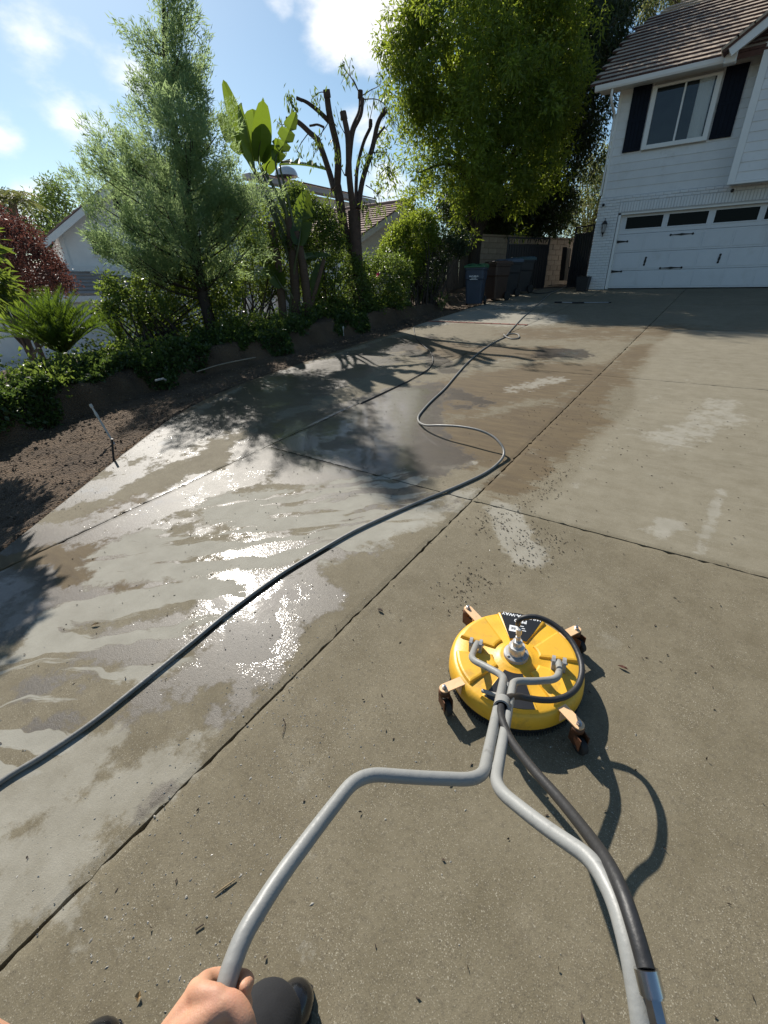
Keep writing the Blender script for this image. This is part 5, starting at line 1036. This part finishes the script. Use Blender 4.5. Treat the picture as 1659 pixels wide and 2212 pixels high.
m_ = MB(); m_.tube([bankpt(425, 803, .10), bankpt(470, 789, .11), bankpt(505, 781, .12), bankpt(552, 772, .12)], .009, 8, sub=4); tag(obj('irrigation_pipe', m_, mat('dusty_pipe', (.26, .22, .165), .8, .2, 9)), 'exposed dusty irrigation pipe running along the cut bank', 'pipe')
m_ = MB(); m_.tube([bankpt(335, 822, .25), bankpt(352, 818, .25), bankpt(358, 821, .2)], .014, 8); tag(obj('irrigation_pipe', m_, M_PVC), 'short stub of white pipe poking from the bank under the ivy', 'pipe')
sp_ = G(742, 722); m_ = MB(); m_.lathe([(.012, -.05), (.012, .10), (.02, .11), (.02, .16), (.012, .17)], 10, Matrix.Translation(sp_)); tag(obj('lawn_sprinkler', m_, M_PVC), 'small sprinkler standing in the dark soil by the bank', 'sprinkler')

# ------------------------------------------------------------------ rotary surface cleaner
M_YEL = mat('yellow_polymer_deck', (.78, .43, .032), .42, .07, 5, .06, 90, dirt=((.36, .22, .05), 11.0, .52, .5))
M_PIPE = mat('grey_powder_coat', (.265, .268, .255), .45, .08, 7, .1, 70, dirt=((.10, .10, .096), 24.0, .60, .65), stretch=None)
M_GREY = mat('grey_casting', (.33, .33, .33), .5, .08, 9)
M_ALU = mat('machined_aluminium', (.62, .61, .59), .42, .06, 12, metal=.6)
M_PEACH = mat('orange_plated_bracket', (.76, .48, .26), .45, .08, 9, .1, 40, dirt=((.3, .17, .09), 18.0, .66, .6))
M_BRUSH = mat('black_brush_skirt', (.012, .012, .013), .8, .2)
M_RUST = mat('rusty_steel', (.16, .07, .035), .6, .3, 20, metal=.5)
M_LABEL = mat('black_label', (.012, .012, .013), .35, .2, 9)
cgd = G(1116, 1414, .135); cgd[2] = S * cgd[1]
hl, hr = G(1033, 1392, .17), G(1204, 1430, .17); rt = (hr - hl)[:2]; mang = math.atan2(rt[1], rt[0])
mc = bpy.data.objects.new('surface_cleaner', None); C.objects.link(mc)
tilt = Matrix.Rotation(math.atan(S), 4, Vector((1, 0, 0)))
MCM = Matrix.Translation(cgd) @ tilt @ Matrix.Rotation(mang, 4, 'Z'); mc.matrix_basis = MCM; MCI = MCM.inverted()
tag(mc, 'round yellow surface cleaner with grey steering handles and orange caster brackets', 'surface cleaner')
def L3(u, v_, h): return MCI @ Vector(G(u, v_, h))
def PX(p):
    c = RM.T @ (np.array(p) - np.array([0, 0, H])); return np.array([CX + F_ * c[0] / c[2], CY + F_ * c[1] / c[2]])
RD = .283
m_ = MB(); m_.lathe([(.25, .045), (RD, .045), (RD + .003, .055), (RD + .001, .085), (RD - .004, .108), (RD - .012, .121), (RD - .022, .127), (.20, .131), (.082, .133), (.072, .140), (.062, .142), (.02, .142)], 72)
deck = local('deck', m_, M_YEL, mc)
m_ = MB(); m_.lathe([(RD - .03, .012), (RD - .008, .012), (RD - .006, .047), (RD - .03, .047)], 60, None, False)
for k in range(150):
    a_ = k * 2 * math.pi / 150; m_.tube([(math.cos(a_) * (RD - .012), math.sin(a_) * (RD - .012), .04), (math.cos(a_ + .01) * (RD + random.uniform(-.004, .004)), math.sin(a_ + .01) * RD, random.uniform(.002, .008))], .003, 3)
local('brush_skirt', m_, M_BRUSH, mc)
def wedge(a0, a1, r0, r1, z0, z1, bev, n=10):      # raised pad with sloping sides
    m_ = MB(); A = np.linspace(a0, a1, n); ob = [(r0, a) for a in A] + [(r1, a) for a in A[::-1]]
    ca, cr = (a0 + a1) / 2, (r0 + r1) / 2
    def P(r, a, z, k): r2 = r + (cr - r) * k * bev / max((r1 - r0) / 2, 1e-6); a2 = a + (ca - a) * k * bev / (max(r, .05) * (a1 - a0) / 2 + 1e-6); return (r2 * math.cos(a2), r2 * math.sin(a2), z)
    N_ = len(ob); vs = [P(r, a, z0, 0) for r, a in ob] + [P(r, a, z1 - .002, .55) for r, a in ob] + [P(r, a, z1, 1.1) for r, a in ob]
    fs = [(i, (i + 1) % N_, N_ + (i + 1) % N_, N_ + i) for i in range(N_)] + [(N_ + i, N_ + (i + 1) % N_, 2 * N_ + (i + 1) % N_, 2 * N_ + i) for i in range(N_)]
    fs += [(2 * N_ + i, 2 * N_ + i + 1, 2 * N_ + N_ - 2 - i, 2 * N_ + N_ - 1 - i) for i in range(n - 1)]
    m_.add(vs, fs); return m_
for deg in (30, 150, 210, 330): local('raised_pad', wedge(R_(deg - 21), R_(deg + 21), .092, .258, .120, .1435, .014), M_YEL, deck)
for deg in (90, 270):
    local('raised_pad', wedge(R_(deg - 25), R_(deg + 25), .090, .268, .120, .1415, .010), M_YEL, deck)
    lab = local('warning_label', wedge(R_(deg - 22), R_(deg + 22), .096, .260, .1413, .1422, .0005), M_LABEL, deck)
# lettering on the label, read from the far side
def put_text(s_, size, r, m, z=.1426, bold=True):
    me = textmesh(s_, size, m, .0002, bold=bold); me.transform(Matrix.Translation((0, r, z)) @ Matrix.Rotation(math.pi, 4, 'Z')); local('lettering', me, None, lab0)
lab0 = [o_ for o_ in bpy.data.objects if o_.name.startswith('warning_label')][0]
put_text('WHIRL-A-WAY', .0265, .250, M_WHITE); put_text('PRO', .030, .218, M_WHITE)
m_ = MB(); m_.box(-.045, -.009, .135, .172, .1425, .1428); local('logo_plate', m_, M_WHITE, lab0)
me = textmesh('BE', .021, M_LABEL, .0002, bold=True); me.transform(Matrix.Translation((-.027, .161, .143)) @ Matrix.Rotation(math.pi, 4, 'Z')); local('lettering', me, None, lab0)
for k in range(3): m_ = MB(); m_.box(.0, .03 - .006 * k, .150 + k * .013, .154 + k * .013, .1425, .1428); local('printed_bar', m_, M_WHITE, lab0)
# hub and swivel
m_ = MB(); m_.lathe([(.052, .140), (.052, .158), (.048, .161), (.033, .161)], 36); hub = local('hub_flange', m_, M_GREY, mc)
m_ = MB(); m_.lathe([(.034, .160), (.034, .200), (.032, .203), (.021, .203), (.021, .228), (.019, .231), (.011, .231)], 32); local('swivel', m_, M_ALU, hub)
for k in range(4): a_ = R_(45 + 90 * k); m_ = MB(); m_.lathe([(.006, .160), (.006, .166), (.003, .166), (.003, .163)], 8, Matrix.Translation((.043 * math.cos(a_), .043 * math.sin(a_), 0)), False); local('bolt', m_, M_STEEL, hub)
m_ = MB(); m_.lathe([(.011, .230), (.011, .256), (.008, .258), (.008, .272), (.012, .273), (.012, .300), (.009, .302)], 8, None, False); local('fitting', m_, M_ALU, hub)
# caster brackets and wheels
cst = [(1013, 1316), (1262, 1350), (945, 1492), (1258, 1572)]
ang = []
for (u, v_) in cst: p_ = L3(u, v_, .125); ang.append(math.atan2(p_.y, p_.x))
for k, a_ in enumerate(ang):
    rm = Matrix.Rotation(a_, 4, 'Z'); m_ = MB(); hw = .0205
    poly = [(RD - .03, -hw), (.352, -hw)] + [(.352 + hw * math.sin(t), -hw * math.cos(t)) for t in np.linspace(.2, math.pi - .2, 9)] + [(.352, hw), (RD - .03, hw)]
    m_.prism(poly, .006, rm @ Matrix.Translation((0, 0, .118))); m_.box(RD - .002, RD + .005, -hw, hw, .07, .1235, 0, rm); br = local('caster_bracket', m_, M_PEACH, mc)
    m_ = MB(); m_.lathe([(.011, .124), (.011, .127), (.0085, .127), (.0085, .136), (.005, .138)], 6, rm @ Matrix.Translation((.352, 0, 0)), False); m_.lathe([(.005, .127), (.005, .142)], 8, rm @ Matrix.Translation((.352, 0, 0))); local('bolt', m_, M_STEEL, br)
    off = rm @ Matrix.Translation((.352, 0, 0)) @ Matrix.Rotation(random.uniform(1.2, 2.6) - a_, 4, 'Z'); m_ = MB(); m_.lathe([(.020, .085), (.024, .092), (.024, .108), (.016, .117)], 14, off); m_.box(-.045, .015, -.020, -.016, .030, .092, 0, off); m_.box(-.045, .015, .016, .020, .030, .092, 0, off); local('fork', m_, M_RUST, br)
    m_ = MB(); m_.lathe([(.012, -.013), (.032, -.013), (.036, -.009), (.036, .009), (.032, .013), (.012, .013)], 22, off @ Matrix.Translation((-.028, 0, .037)) @ Matrix.Rotation(R_(90), 4, 'X'), False); m_.tube([off @ Vector((-.028, -.024, .037)), off @ Vector((-.028, .024, .037))], .005, 8); local('wheel', m_, mat('tyre_rubber', (.012, .012, .012), .7, .2), br)
# hinge lugs
for (u, v_) in ((1028, 1392), (1207, 1432)):
    p_ = L3(u, v_, .165)
    for s_ in (-1, 1):
        m_ = MB(); poly = [(-.024, -.03), (.024, -.03), (.024, .012), (.016, .026), (0, .03), (-.016, .026), (-.024, .012)]; m_.prism(poly, .013, Matrix.Translation((p_.x + s_ * .021 - .0065, p_.y, .160)) @ Matrix.Rotation(R_(90), 4, 'Z') @ Matrix.Rotation(R_(90), 4, 'X')); local('hinge_lug', m_, M_GREY, mc)
    m_ = MB(); m_.tube([(p_.x - .032, p_.y, .168), (p_.x + .034, p_.y, .168)], .005, 8); local('pin', m_, M_STEEL, mc)
PR = .0134
def rounded(pts, rad=.06, n=6):          # pipe run with rounded bends
    P = [Vector(p) for p in pts]; o = [P[0]]
    for i in range(1, len(P) - 1):
        a, b = (P[i - 1] - P[i]), (P[i + 1] - P[i]); r_ = min(rad, a.length * .45, b.length * .45); p0 = P[i] + a.normalized() * r_; p1 = P[i] + b.normalized() * r_
        for t in np.linspace(0, 1, n): o.append(p0 * (1 - t) ** 2 + P[i] * 2 * t * (1 - t) + p1 * t ** 2)
    o.append(P[-1]); return o
def pipe(nm, l, r, m, rad=.06, n=14): m_ = MB(); m_.tube(rounded([L3(*p) for p in l], rad, 9), r, n); return local(nm, m_, m, mc)
HANDL = [(1031, 1389, .168), (1024, 1404, .21), (1017, 1424, .265), (1054, 1442, .305), (1089, 1461, .34), (1042, 1685, .72), (905, 1680, .76), (776, 1670, .80), (690, 1780, .84), (600, 1900, .87), (525, 2020, .885), (490, 2115, .885), (478, 2200, .87), (476, 2290, .85)]
HANDR = [(1206, 1430, .168), (1209, 1446, .205), (1203, 1468, .255), (1155, 1472, .30), (1109, 1471, .34), (1068, 1700, .72), (1170, 1782, .79), (1282, 1858, .85), (1330, 1945, .87), (1362, 2060, .875), (1386, 2200, .86), (1400, 2320, .84)]
pipe('handle', HANDL, PR, M_PIPE, .05); pipe('handle', HANDR, PR, M_PIPE, .05)
# weld plate between the two poles, collar and trigger stub
T3, F3_ = Vector(G(1089, 1461, .34)), Vector(G(1042, 1685, .72)); tb = min(np.linspace(0, 1, 200), key=lambda t: abs(PX(T3.lerp(F3_, t))[1] - 1524)); c3 = T3.lerp(F3_, tb); ch = c3.z - S * c3.y
ctr = L3(1084, 1524, ch + .012); d_ = (MCI @ F3_ - MCI @ T3).normalized(); m_ = MB(); mt = Matrix.Translation(ctr) @ d_.to_track_quat('Z', 'Y').to_matrix().to_4x4(); m_.lathe([(.018, -.032), (.0235, -.032), (.0235, .020), (.0185, .020), (.0175, .016), (.0175, -.028)], 22, mt)
local('hose_collar', m_, M_PIPE, mc)
m_ = MB(); m_.tube([L3(1082, 1502, .21), L3(1064, 1499, .185), L3(1042, 1492, .165)], .008, 10, sub=3); local('side_stub', m_, M_PIPE, mc)
for t in (.08, .5, .9): m_ = MB(); m_.lathe([(.010, -.02), (.014, -.012), (.0145, .012), (.010, .02)], 10, Matrix.Translation(L3(*((1099 - t * 40), 1466 + t * 220, .34 + t * .37))) @ d_.to_track_quat('Z', 'Y').to_matrix().to_4x4() @ Matrix.Scale(.45, 4, (1, 0, 0))); local('weld_bead', m_, M_PIPE, mc)
# feed hose
fh = [(1119, 1349, .296), (1121, 1341, .325), (1132, 1334, .345), (1160, 1333, .35), (1195, 1348, .34), (1228, 1377, .325), (1249, 1412, .315), (1257, 1445, .31), (1250, 1478, .31), (1230, 1500, .315), (1200, 1511, .32), (1170, 1512, .335), (1140, 1508, .36), (1118, 1504, .385), (1098, 1507, ch - .03), (1085, 1520, ch + .012), (1081, 1538, ch + .045), (1086, 1560, ch + .07), (1106, 1602, .60), (1150, 1660, .67), (1205, 1722, .73), (1262, 1792, .80), (1312, 1862, .86), (1345, 1930, .89), (1372, 2010, .90), (1396, 2095, .90)]
m_ = MB(); m_.tube([L3(*p) for p in fh], .0108, 14, sub=6); local('feed_hose', m_, M_HOSEB, mc)
m_ = MB(); e0, e1, e2 = L3(1395, 2092, .90), L3(1409, 2150, .89), L3(1424, 2215, .88); m_.tube([e0, e1], .0145, 16); local('ferrule', m_, M_STEEL, mc)
m_ = MB(); m_.tube([e1, e1.lerp(e2, .1)], .0125, 16); m_.tube([e1.lerp(e2, .1), e2], .0105, 6, smooth=False); local('coupling_nut', m_, M_STEEL, mc)

# ------------------------------------------------------------------ person holding the left handle
def blob(chains, voxel, smooth=6, extra=None):
    """capsule chains fused into one continuous surface"""
    m_ = MB()
    for ch in chains:
        P = [Vector(p[:3]) for p in ch]; r = [p[3] for p in ch]; 
        if len(P) > 1: m_.tube(P, r, 14, sub=5)
        for p, q in zip((P[0], P[-1]), (r[0], r[-1])):
            bm = bmesh.new(); bmesh.ops.create_uvsphere(bm, u_segments=14, v_segments=10, radius=q); bm.verts.index_update(); m_.add([v_.co + p for v_ in bm.verts], [[v_.index for v_ in f.verts] for f in bm.faces]); bm.free()
    me = m_.mesh('tmp', None); o_ = bpy.data.objects.new('tmp', me); C.objects.link(o_)
    md = o_.modifiers.new('r', 'REMESH'); md.mode = 'VOXEL'; md.voxel_size = voxel; md.use_smooth_shade = True
    ms = o_.modifiers.new('s', 'SMOOTH'); ms.iterations = smooth; ms.factor = .5
    dg = bpy.context.evaluated_depsgraph_get(); r_ = bpy.data.meshes.new_from_object(o_.evaluated_get(dg)); bpy.data.objects.remove(o_)
    for p_ in r_.polygons: p_.use_smooth = True
    return r_
def skinmat():
    m = mat('skin', (.52, .275, .17), .58, .16, 26, .10, 420, dirt=((.45, .17, .12), 9.0, .55, .4)); b = m.node_tree.nodes['Principled BSDF']; b.inputs['Subsurface Weight'].default_value = .12; b.inputs['Subsurface Radius'].default_value = (.012, .004, .002); return m
M_SKIN = skinmat(); M_PANT = mat('charcoal_work_trousers', (.008, .0085, .011), .85, .12, 20, .12, 300); M_BOOT = mat('black_rubber_boot', (.010, .010, .011), .22, .15, 9, .06, 40, coat=.3); M_SHIRT = mat('dark_grey_shirt', (.05, .052, .058), .85, .1, 12, .3, 120); M_HAIR = mat('dark_hair', (.015, .011, .008), .6, .2, 40)
wp_ = lambda u, v_, h: Vector(G(u, v_, h))
gA, gB = wp_(489, 2118, .884), wp_(478, 2215, .868)        # the grip enters and leaves the fist
ax = (gA - gB).normalized()                                # forward along the bar
upv = (Vector((0, 0, 1)) - ax * ax.z).normalized(); lf = upv.cross(ax).normalized()     # lf points to the left of the bar
if lf.x > 0: lf = -lf
gc = gA - ax * .042
def HB(l, u_, a_): return gc + lf * l + upv * u_ + ax * a_
def cap(*pts): return [tuple(p) + (r,) for p, r in pts]
wrist = HB(.112, -.004, -.070); elbow = Vector((-.62, -.22, 1.00)); should = Vector((-.44, -.42, 1.40))
hand = []
# metacarpals fan from the wrist over the outside of the bar
for i, (aa, rr) in enumerate(((.036, .0145), (.014, .015), (-.008, .0145), (-.029, .013))):
    kn = HB(.0305, .010 - .006 * i, aa); hand.append(cap((wrist, .021), (wrist.lerp(kn, .55) + upv * .006, .0185), (kn, rr)))
    f1 = HB(.029, -.019, aa + .004); f2 = HB(.003, -.029, aa + .003); f3 = HB(-.022, -.020, aa + .001); f4 = HB(-.023, -.004, aa - .002); s_ = rr * .80
    hand.append(cap((kn, rr * .98), (f1, s_ * 1.02), (f2, s_), (f3, s_ * .92), (f4, s_ * .78)))
# thumb: thenar mass over the top, tip down the inner side
hand.append(cap((wrist + upv * .004, .022), (HB(.048, .025, -.012), .0215), (HB(.010, .029, .018), .0180), (HB(-.014, .027, .026), .0150), (HB(-.031, .024, .012), .0146), (HB(-.038, .018, -.004), .0126), (HB(-.040, .013, -.016), .0108)))
hand.append(cap((HB(.034, .010, .036), .0145), (HB(.022, .024, .036), .0135), (HB(.002, .0285, .034), .0125)))      # web to the index finger
hand.append(cap((HB(.045, .018, .0), .020), (HB(.020, .024, .012), .018)))
hand.append(cap((wrist, .0235), (wrist.lerp(HB(.03, .01, -.01), .4), .022)))
arm = [cap((wrist, .0255), (wrist.lerp(elbow, .18), .0275), (wrist.lerp(elbow, .6), .040), (elbow, .043)), cap((elbow, .043), (elbow.lerp(should, .5), .048), (should, .055))]
pel = Vector((-.30, -.30, .93)); chest = Vector((-.27, -.44, 1.32)); neck = Vector((-.26, -.44, 1.48)); headc = Vector((-.25, -.40, 1.64)); shR = Vector((-.09, -.42, 1.39)); elR = Vector((.10, -.40, 1.22)); wrR = Vector((.03, -.14, 1.58))
kneeR = Vector(G(578, 2216, .50)); ankR = Vector((-.44, .02, .12)); kneeL = Vector((-.60, -.38, .50)); ankL = Vector((-.78, -.42, .10)); hipR = pel + Vector((.09, .02, -.02)); hipL = pel + Vector((-.09, 0, -.02))
hipR, hipL = Vector((-.24, -.27, .90)), Vector((-.42, -.31, .90))
body = arm + hand + [cap((pel, .13), (pel.lerp(chest, .5), .13), (chest, .14)), cap((should, .055), (chest + Vector((0, 0, .06)), .09), (shR, .055)), cap((chest, .09), (neck, .058), (headc, .075)), cap((headc, .088), (headc + Vector((0, .02, .045)), .09)), cap((headc + Vector((0, .06, -.05)), .05), (headc + Vector((0, .075, -.075)), .036)), cap((headc + Vector((0, .105, -.005)), .012), (headc + Vector((0, .085, .03)), .010)),
   cap((headc + Vector((-.088, 0, .0)), .016), (headc + Vector((-.09, -.012, .03)), .018)), cap((headc + Vector((.088, 0, .0)), .016), (headc + Vector((.09, -.012, .03)), .018)),
   cap((shR, .055), (shR.lerp(elR, .5), .046), (elR, .040)), cap((elR, .041), (elR.lerp(wrR, .4), .038), (wrR, .026)), cap((wrR, .026), (wrR + Vector((-.01, .03, .05)), .034), (wrR + Vector((-.015, .05, .085)), .026)),
   cap((hipR, .085), (hipR.lerp(kneeR, .5), .075), (kneeR, .058)), cap((kneeR, .055), (kneeR.lerp(ankR, .4), .055), (ankR, .04)), cap((hipL, .085), (hipL.lerp(kneeL, .5), .075), (kneeL, .058)), cap((kneeL, .055), (kneeL.lerp(ankL, .4), .055), (ankL, .04)), cap((hipL, .10), (pel, .13), (hipR, .10))]
for i in range(4):      # fingers of the raised right hand
    b0 = wrR + Vector((-.045 + .022 * i, .055, .085)); body.append(cap((b0, .0105), (b0 + Vector((-.004, .012, .038)), .0095), (b0 + Vector((-.006, .004, .062 - .008 * abs(i - 1))), .008)))
body.append(cap((wrR + Vector((.02, .03, .05)), .013), (wrR + Vector((.045, .05, .075)), .011), (wrR + Vector((.045, .055, .105)), .009)))
person = thing('person', 'person in dark trousers and black rubber boots gripping the grey handle', 'person', (-.4, -.2, 0))
obj('body', blob(body, .0036, 5), None, person).data.materials.append(M_SKIN)
# thumbnail
m_ = MB(); t_ = (HB(-.040, .013, -.016) - HB(-.031, .024, .012)).normalized(); nn = (-lf * .62 + upv * .78); nn = (nn - t_ * nn.dot(t_)).normalized(); sd_ = t_.cross(nn).normalized()
ctr = HB(-.0395, .0135, -.013) + nn * .0107; poly = [ctr + t_ * .0085 * math.cos(a) + sd_ * .0065 * math.sin(a) - nn * .0018 * abs(math.sin(a)) for a in np.linspace(0, 2 * math.pi, 13)[:-1]]; m_.add([ctr + nn * .0007] + poly, [(0, i + 1, (i + 1) % 12 + 1) for i in range(12)], True); obj('thumbnail', m_, mat('nail', (.62, .40, .33), .25, .05), person)
tr = [cap((hipR, .10), (hipR.lerp(kneeR, .55), .088), (kneeR, .064)), cap((kneeR, .063), (kneeR.lerp(ankR, .4), .072), (kneeR.lerp(ankR, .72), .070)), cap((hipL, .10), (hipL.lerp(kneeL, .55), .088), (kneeL, .070)), cap((kneeL, .068), (kneeL.lerp(ankL, .4), .070), (kneeL.lerp(ankL, .72), .068)), cap((hipL, .112), (pel, .142), (hipR, .112)), cap((pel, .142), (pel.lerp(chest, .25), .142))]
obj('trousers', blob(tr, .009, 5), None, person).data.materials.append(M_PANT)
sh = [cap((pel.lerp(chest, .18), .152), (pel.lerp(chest, .6), .146), (chest, .155)), cap((should, .068), (chest + Vector((0, 0, .055)), .102), (shR, .068)), cap((should, .068), (should.lerp(elbow, .62), .060)), cap((shR, .068), (shR.lerp(elR, .62), .058))]
obj('shirt', blob(sh, .009, 6), None, person).data.materials.append(M_SHIRT)
obj('hair', blob([cap((headc + Vector((0, -.03, .04)), .095), (headc + Vector((0, .0, .07)), .088)), cap((headc + Vector((0, -.045, -.03)), .07), (headc + Vector((0, -.03, .04)), .09))], .008, 4), None, person).data.materials.append(M_HAIR)
for s_ in (-1, 1):
    m_ = MB(); m_.lathe([(.001, -.010), (.008, -.006), (.0105, 0), (.008, .006), (.001, .010)], 12, Matrix.Translation(headc + Vector((s_ * .032, .088, .02)))); obj('eye', m_, mat('eye_white', (.7, .68, .65), .2, .05), person)
m_ = MB(); m_.tube([headc + Vector((-.022, .100, -.052)), headc + Vector((0, .110, -.050)), headc + Vector((.022, .100, -.052))], .005, 8, sub=3); obj('mouth', m_, mat('lips', (.35, .12, .10), .5, .05), person)
def boot(toe, heel, ank, nm='boot'):
    toe, heel, ank = Vector(toe), Vector(heel), Vector(ank); d_ = (toe - heel).normalized(); me = blob([cap((heel + Vector((0, 0, .05)), .045), (heel.lerp(toe, .45) + Vector((0, 0, .062)), .050), (heel.lerp(toe, .78) + Vector((0, 0, .052)), .050), (toe - d_ * .045 + Vector((0, 0, .045)), .042)), cap((heel + d_ * .03 + Vector((0, 0, .05)), .05), (ank, .062), (ank + (Vector((ank.x, ank.y, 0)) - heel) * 0 + Vector((0, 0, .17)), .074))], .006, 5)
    b_ = obj(nm, me, None, person); me.materials.append(M_BOOT); sd_ = Vector((-d_.y, d_.x, 0)).normalized(); m_ = MB(); L_ = (toe - heel).length
    out_ = [(t, wv) for t, wv in zip(np.linspace(-.045, L_ - .002, 14), [.024, .040, .046, .047, .046, .044, .044, .047, .051, .053, .051, .044, .032, .012])]
    poly = [heel + d_ * t + sd_ * wv for t, wv in out_] + [heel + d_ * t - sd_ * wv for t, wv in out_[::-1]]
    n_ = len(poly); m_.add([p + Vector((0, 0, .002)) for p in poly] + [p + Vector((0, 0, .026)) for p in poly], [tuple(range(n_)), tuple(range(n_, 2 * n_))] + [(i, (i + 1) % n_, n_ + (i + 1) % n_, n_ + i) for i in range(n_)]); obj('sole', m_, M_BOOT, b_)
tR = G(668, 2114, .045); zR = S * tR[1]; boot((tR[0], tR[1], zR), (tR[0] + .015, tR[1] - .27, S * (tR[1] - .27)), tuple(ankR))
tL = G(262, 2203, .045); boot((tL[0], tL[1], S * tL[1]), (tL[0] - .03, tL[1] - .27, S * (tL[1] - .27)), tuple(ankL))

# dry leaves and straw lying on the bare soil
rs = np.random.RandomState(131); yb = rs.uniform(.2, 12, 900); xb = edge_x(yb) + (foot_x(yb) - .2 - edge_x(yb)) * rs.rand(900); vs, q = leaves(np.stack([xb, yb, tz(xb, yb) + .008], 1), np.concatenate([rs.normal(size=(900, 2)), rs.uniform(0, .4, (900, 1))], 1), .034, .013, rs, .3, .5)
tag(obj('soil_litter', np_mesh('soil_litter', vs, q, mat('straw_leaf_bits', (.24, .17, .095), .8, .4, 30)), None), 'dry straw coloured leaf bits strewn over the bare soil', kind='stuff')

# ------------------------------------------------------------------ litter on the concrete
rs = np.random.RandomState(123)
M_LIT = mat('dead_leaf_bits', (.05, .032, .02), .8, .4, 30); M_GRIT = mat('wet_grit', (.30, .28, .24), .18, .3, 30, coat=.6); M_TWIG = mat('dry_twig', (.26, .19, .10), .8, .2, 20)
def scatter(cl, n, sp): 
    c = np.array([G(u, v_)[:2] for u, v_ in cl]); k = rs.randint(0, len(c), n); return c[k] + rs.normal(size=(n, 2)) * sp
p1 = scatter([(1150, 1180), (1170, 1160), (1140, 1210), (1060, 1130), (1090, 1140), (1130, 1100), (1180, 1060), (1200, 1020)], 420, .09); p2 = np.stack([rs.uniform(-3.3, .6, 500), rs.uniform(-.1, 6, 500)], 1); p3 = scatter([(1000, 1260), (1030, 1240), (980, 1300)], 80, .07); p4 = scatter([(1290, 880), (1250, 900), (1180, 900), (1210, 980)], 110, .25)
p5 = scatter([(150, 1080), (240, 1000), (310, 955), (370, 908), (450, 862), (520, 832), (600, 803), (680, 775), (760, 748), (840, 722)], 420, .14)
pp_ = np.concatenate([p1, p2, p3, p4, p5]); n = len(pp_); vs, q = leaves(np.stack([pp_[:, 0], pp_[:, 1], S * pp_[:, 1] + .003], 1), np.concatenate([rs.normal(size=(n, 2)), rs.uniform(0, .25, (n, 1))], 1), .017, .007, rs, .3, .5)
tag(obj('leaf_litter', np_mesh('leaf_litter', vs, q, M_LIT), None), 'scattered dark leaf scraps and seeds on the concrete', kind='stuff')
g1 = scatter([(600, 1400), (640, 1330), (560, 1500), (700, 1500), (640, 1600), (750, 1550), (480, 1500), (600, 1700), (800, 1650)], 1100, .13); g2 = np.stack([rs.uniform(-2.6, .2, 600), rs.uniform(-.1, 2.6, 600)], 1); g3 = scatter([(120, 1900), (300, 1750), (500, 1750), (380, 1950), (560, 1900), (200, 2050), (420, 2060)], 600, .13)
gg = np.concatenate([g1, g2, g3]); vs, q = clods(len(gg), gg[:, 0], gg[:, 1], S * gg[:, 1], .0009, .0042, rs, .7)
tag(obj('wet_grit', np_mesh('wet_grit', vs, q, M_GRIT), None), 'glinting wet grit and droplets beside the slab joint', kind='stuff')
def twig(l, r, lb, m=M_TWIG, nm='twig', cat='twig'):
    m_ = MB(); m_.tube([Vector(G(u, v_, .006)) for u, v_ in l], r, 6, sub=3); return tag(obj(nm, m_, m), lb, cat)
twig([(463, 1932), (485, 1916), (510, 1898)], [.0012, .0032, .0016], 'pale straw coloured twig lying left of the long handle')
twig([(612, 1552), (616, 1565), (609, 1590)], .0014, 'thin curved dark twig just left of the slab joint', M_LIT); twig([(422, 2008), (440, 1996)], .0022, 'short dark twig near the bottom left slab joint', M_LIT); twig([(545, 2008), (552, 1998), (556, 1975)], .0018, 'slim black twig standing nearest the gripping hand', M_LIT) if False else None
def flat_leaf(u, v_, u2, v2, w_, lb, m): 
    a, b = Vector(G(u, v_, .006)), Vector(G(u2, v2, .010)); d_ = (b - a); s_ = Vector((-d_.y, d_.x, 0)).normalized() * w_; m_ = MB(); md = a.lerp(b, .45); m_.add([a, md + s_ + Vector((0, 0, .006)), b, md - s_ + Vector((0, 0, .004)), md + Vector((0, 0, -.001)), a.lerp(b, .75) + s_ * .6 + Vector((0, 0, .006)), a.lerp(b, .75) - s_ * .6 + Vector((0, 0, .005)), a.lerp(b, .2) + s_ * .6 + Vector((0, 0, .004)), a.lerp(b, .2) - s_ * .6 + Vector((0, 0, .004))], [(0, 4, 7), (7, 4, 1), (1, 4, 5), (5, 4, 2), (0, 8, 4), (8, 3, 4), (3, 6, 4), (6, 2, 4)]); return tag(obj('dead_leaf', m_, m), lb, 'leaf')
flat_leaf(1333, 1437, 1358, 1447, .007, 'narrow reddish brown dead leaf right of the yellow machine', mat('red_dead_leaf', (.13, .05, .03), .6, .2, 20))
flat_leaf(815, 1315, 828, 1322, .009, 'small dark dead leaf on the slab left of the machine', M_LIT)
flat_leaf(297, 2165, 302, 2140, .008, 'pale curled dead leaf beside the forearm', mat('tan_dead_leaf', (.30, .20, .09), .6, .2, 20))
flat_leaf(1165, 1590 + 26, 1160, 1612 + 20, .006, 'white petal lying under the black feed hose', M_WHITE) if False else None
flat_leaf(196, 1352, 216, 1346, .010, 'pale brown leaf on the wet concrete far left', mat('tan_dead_leaf', (.30, .20, .09), .6, .2, 20))
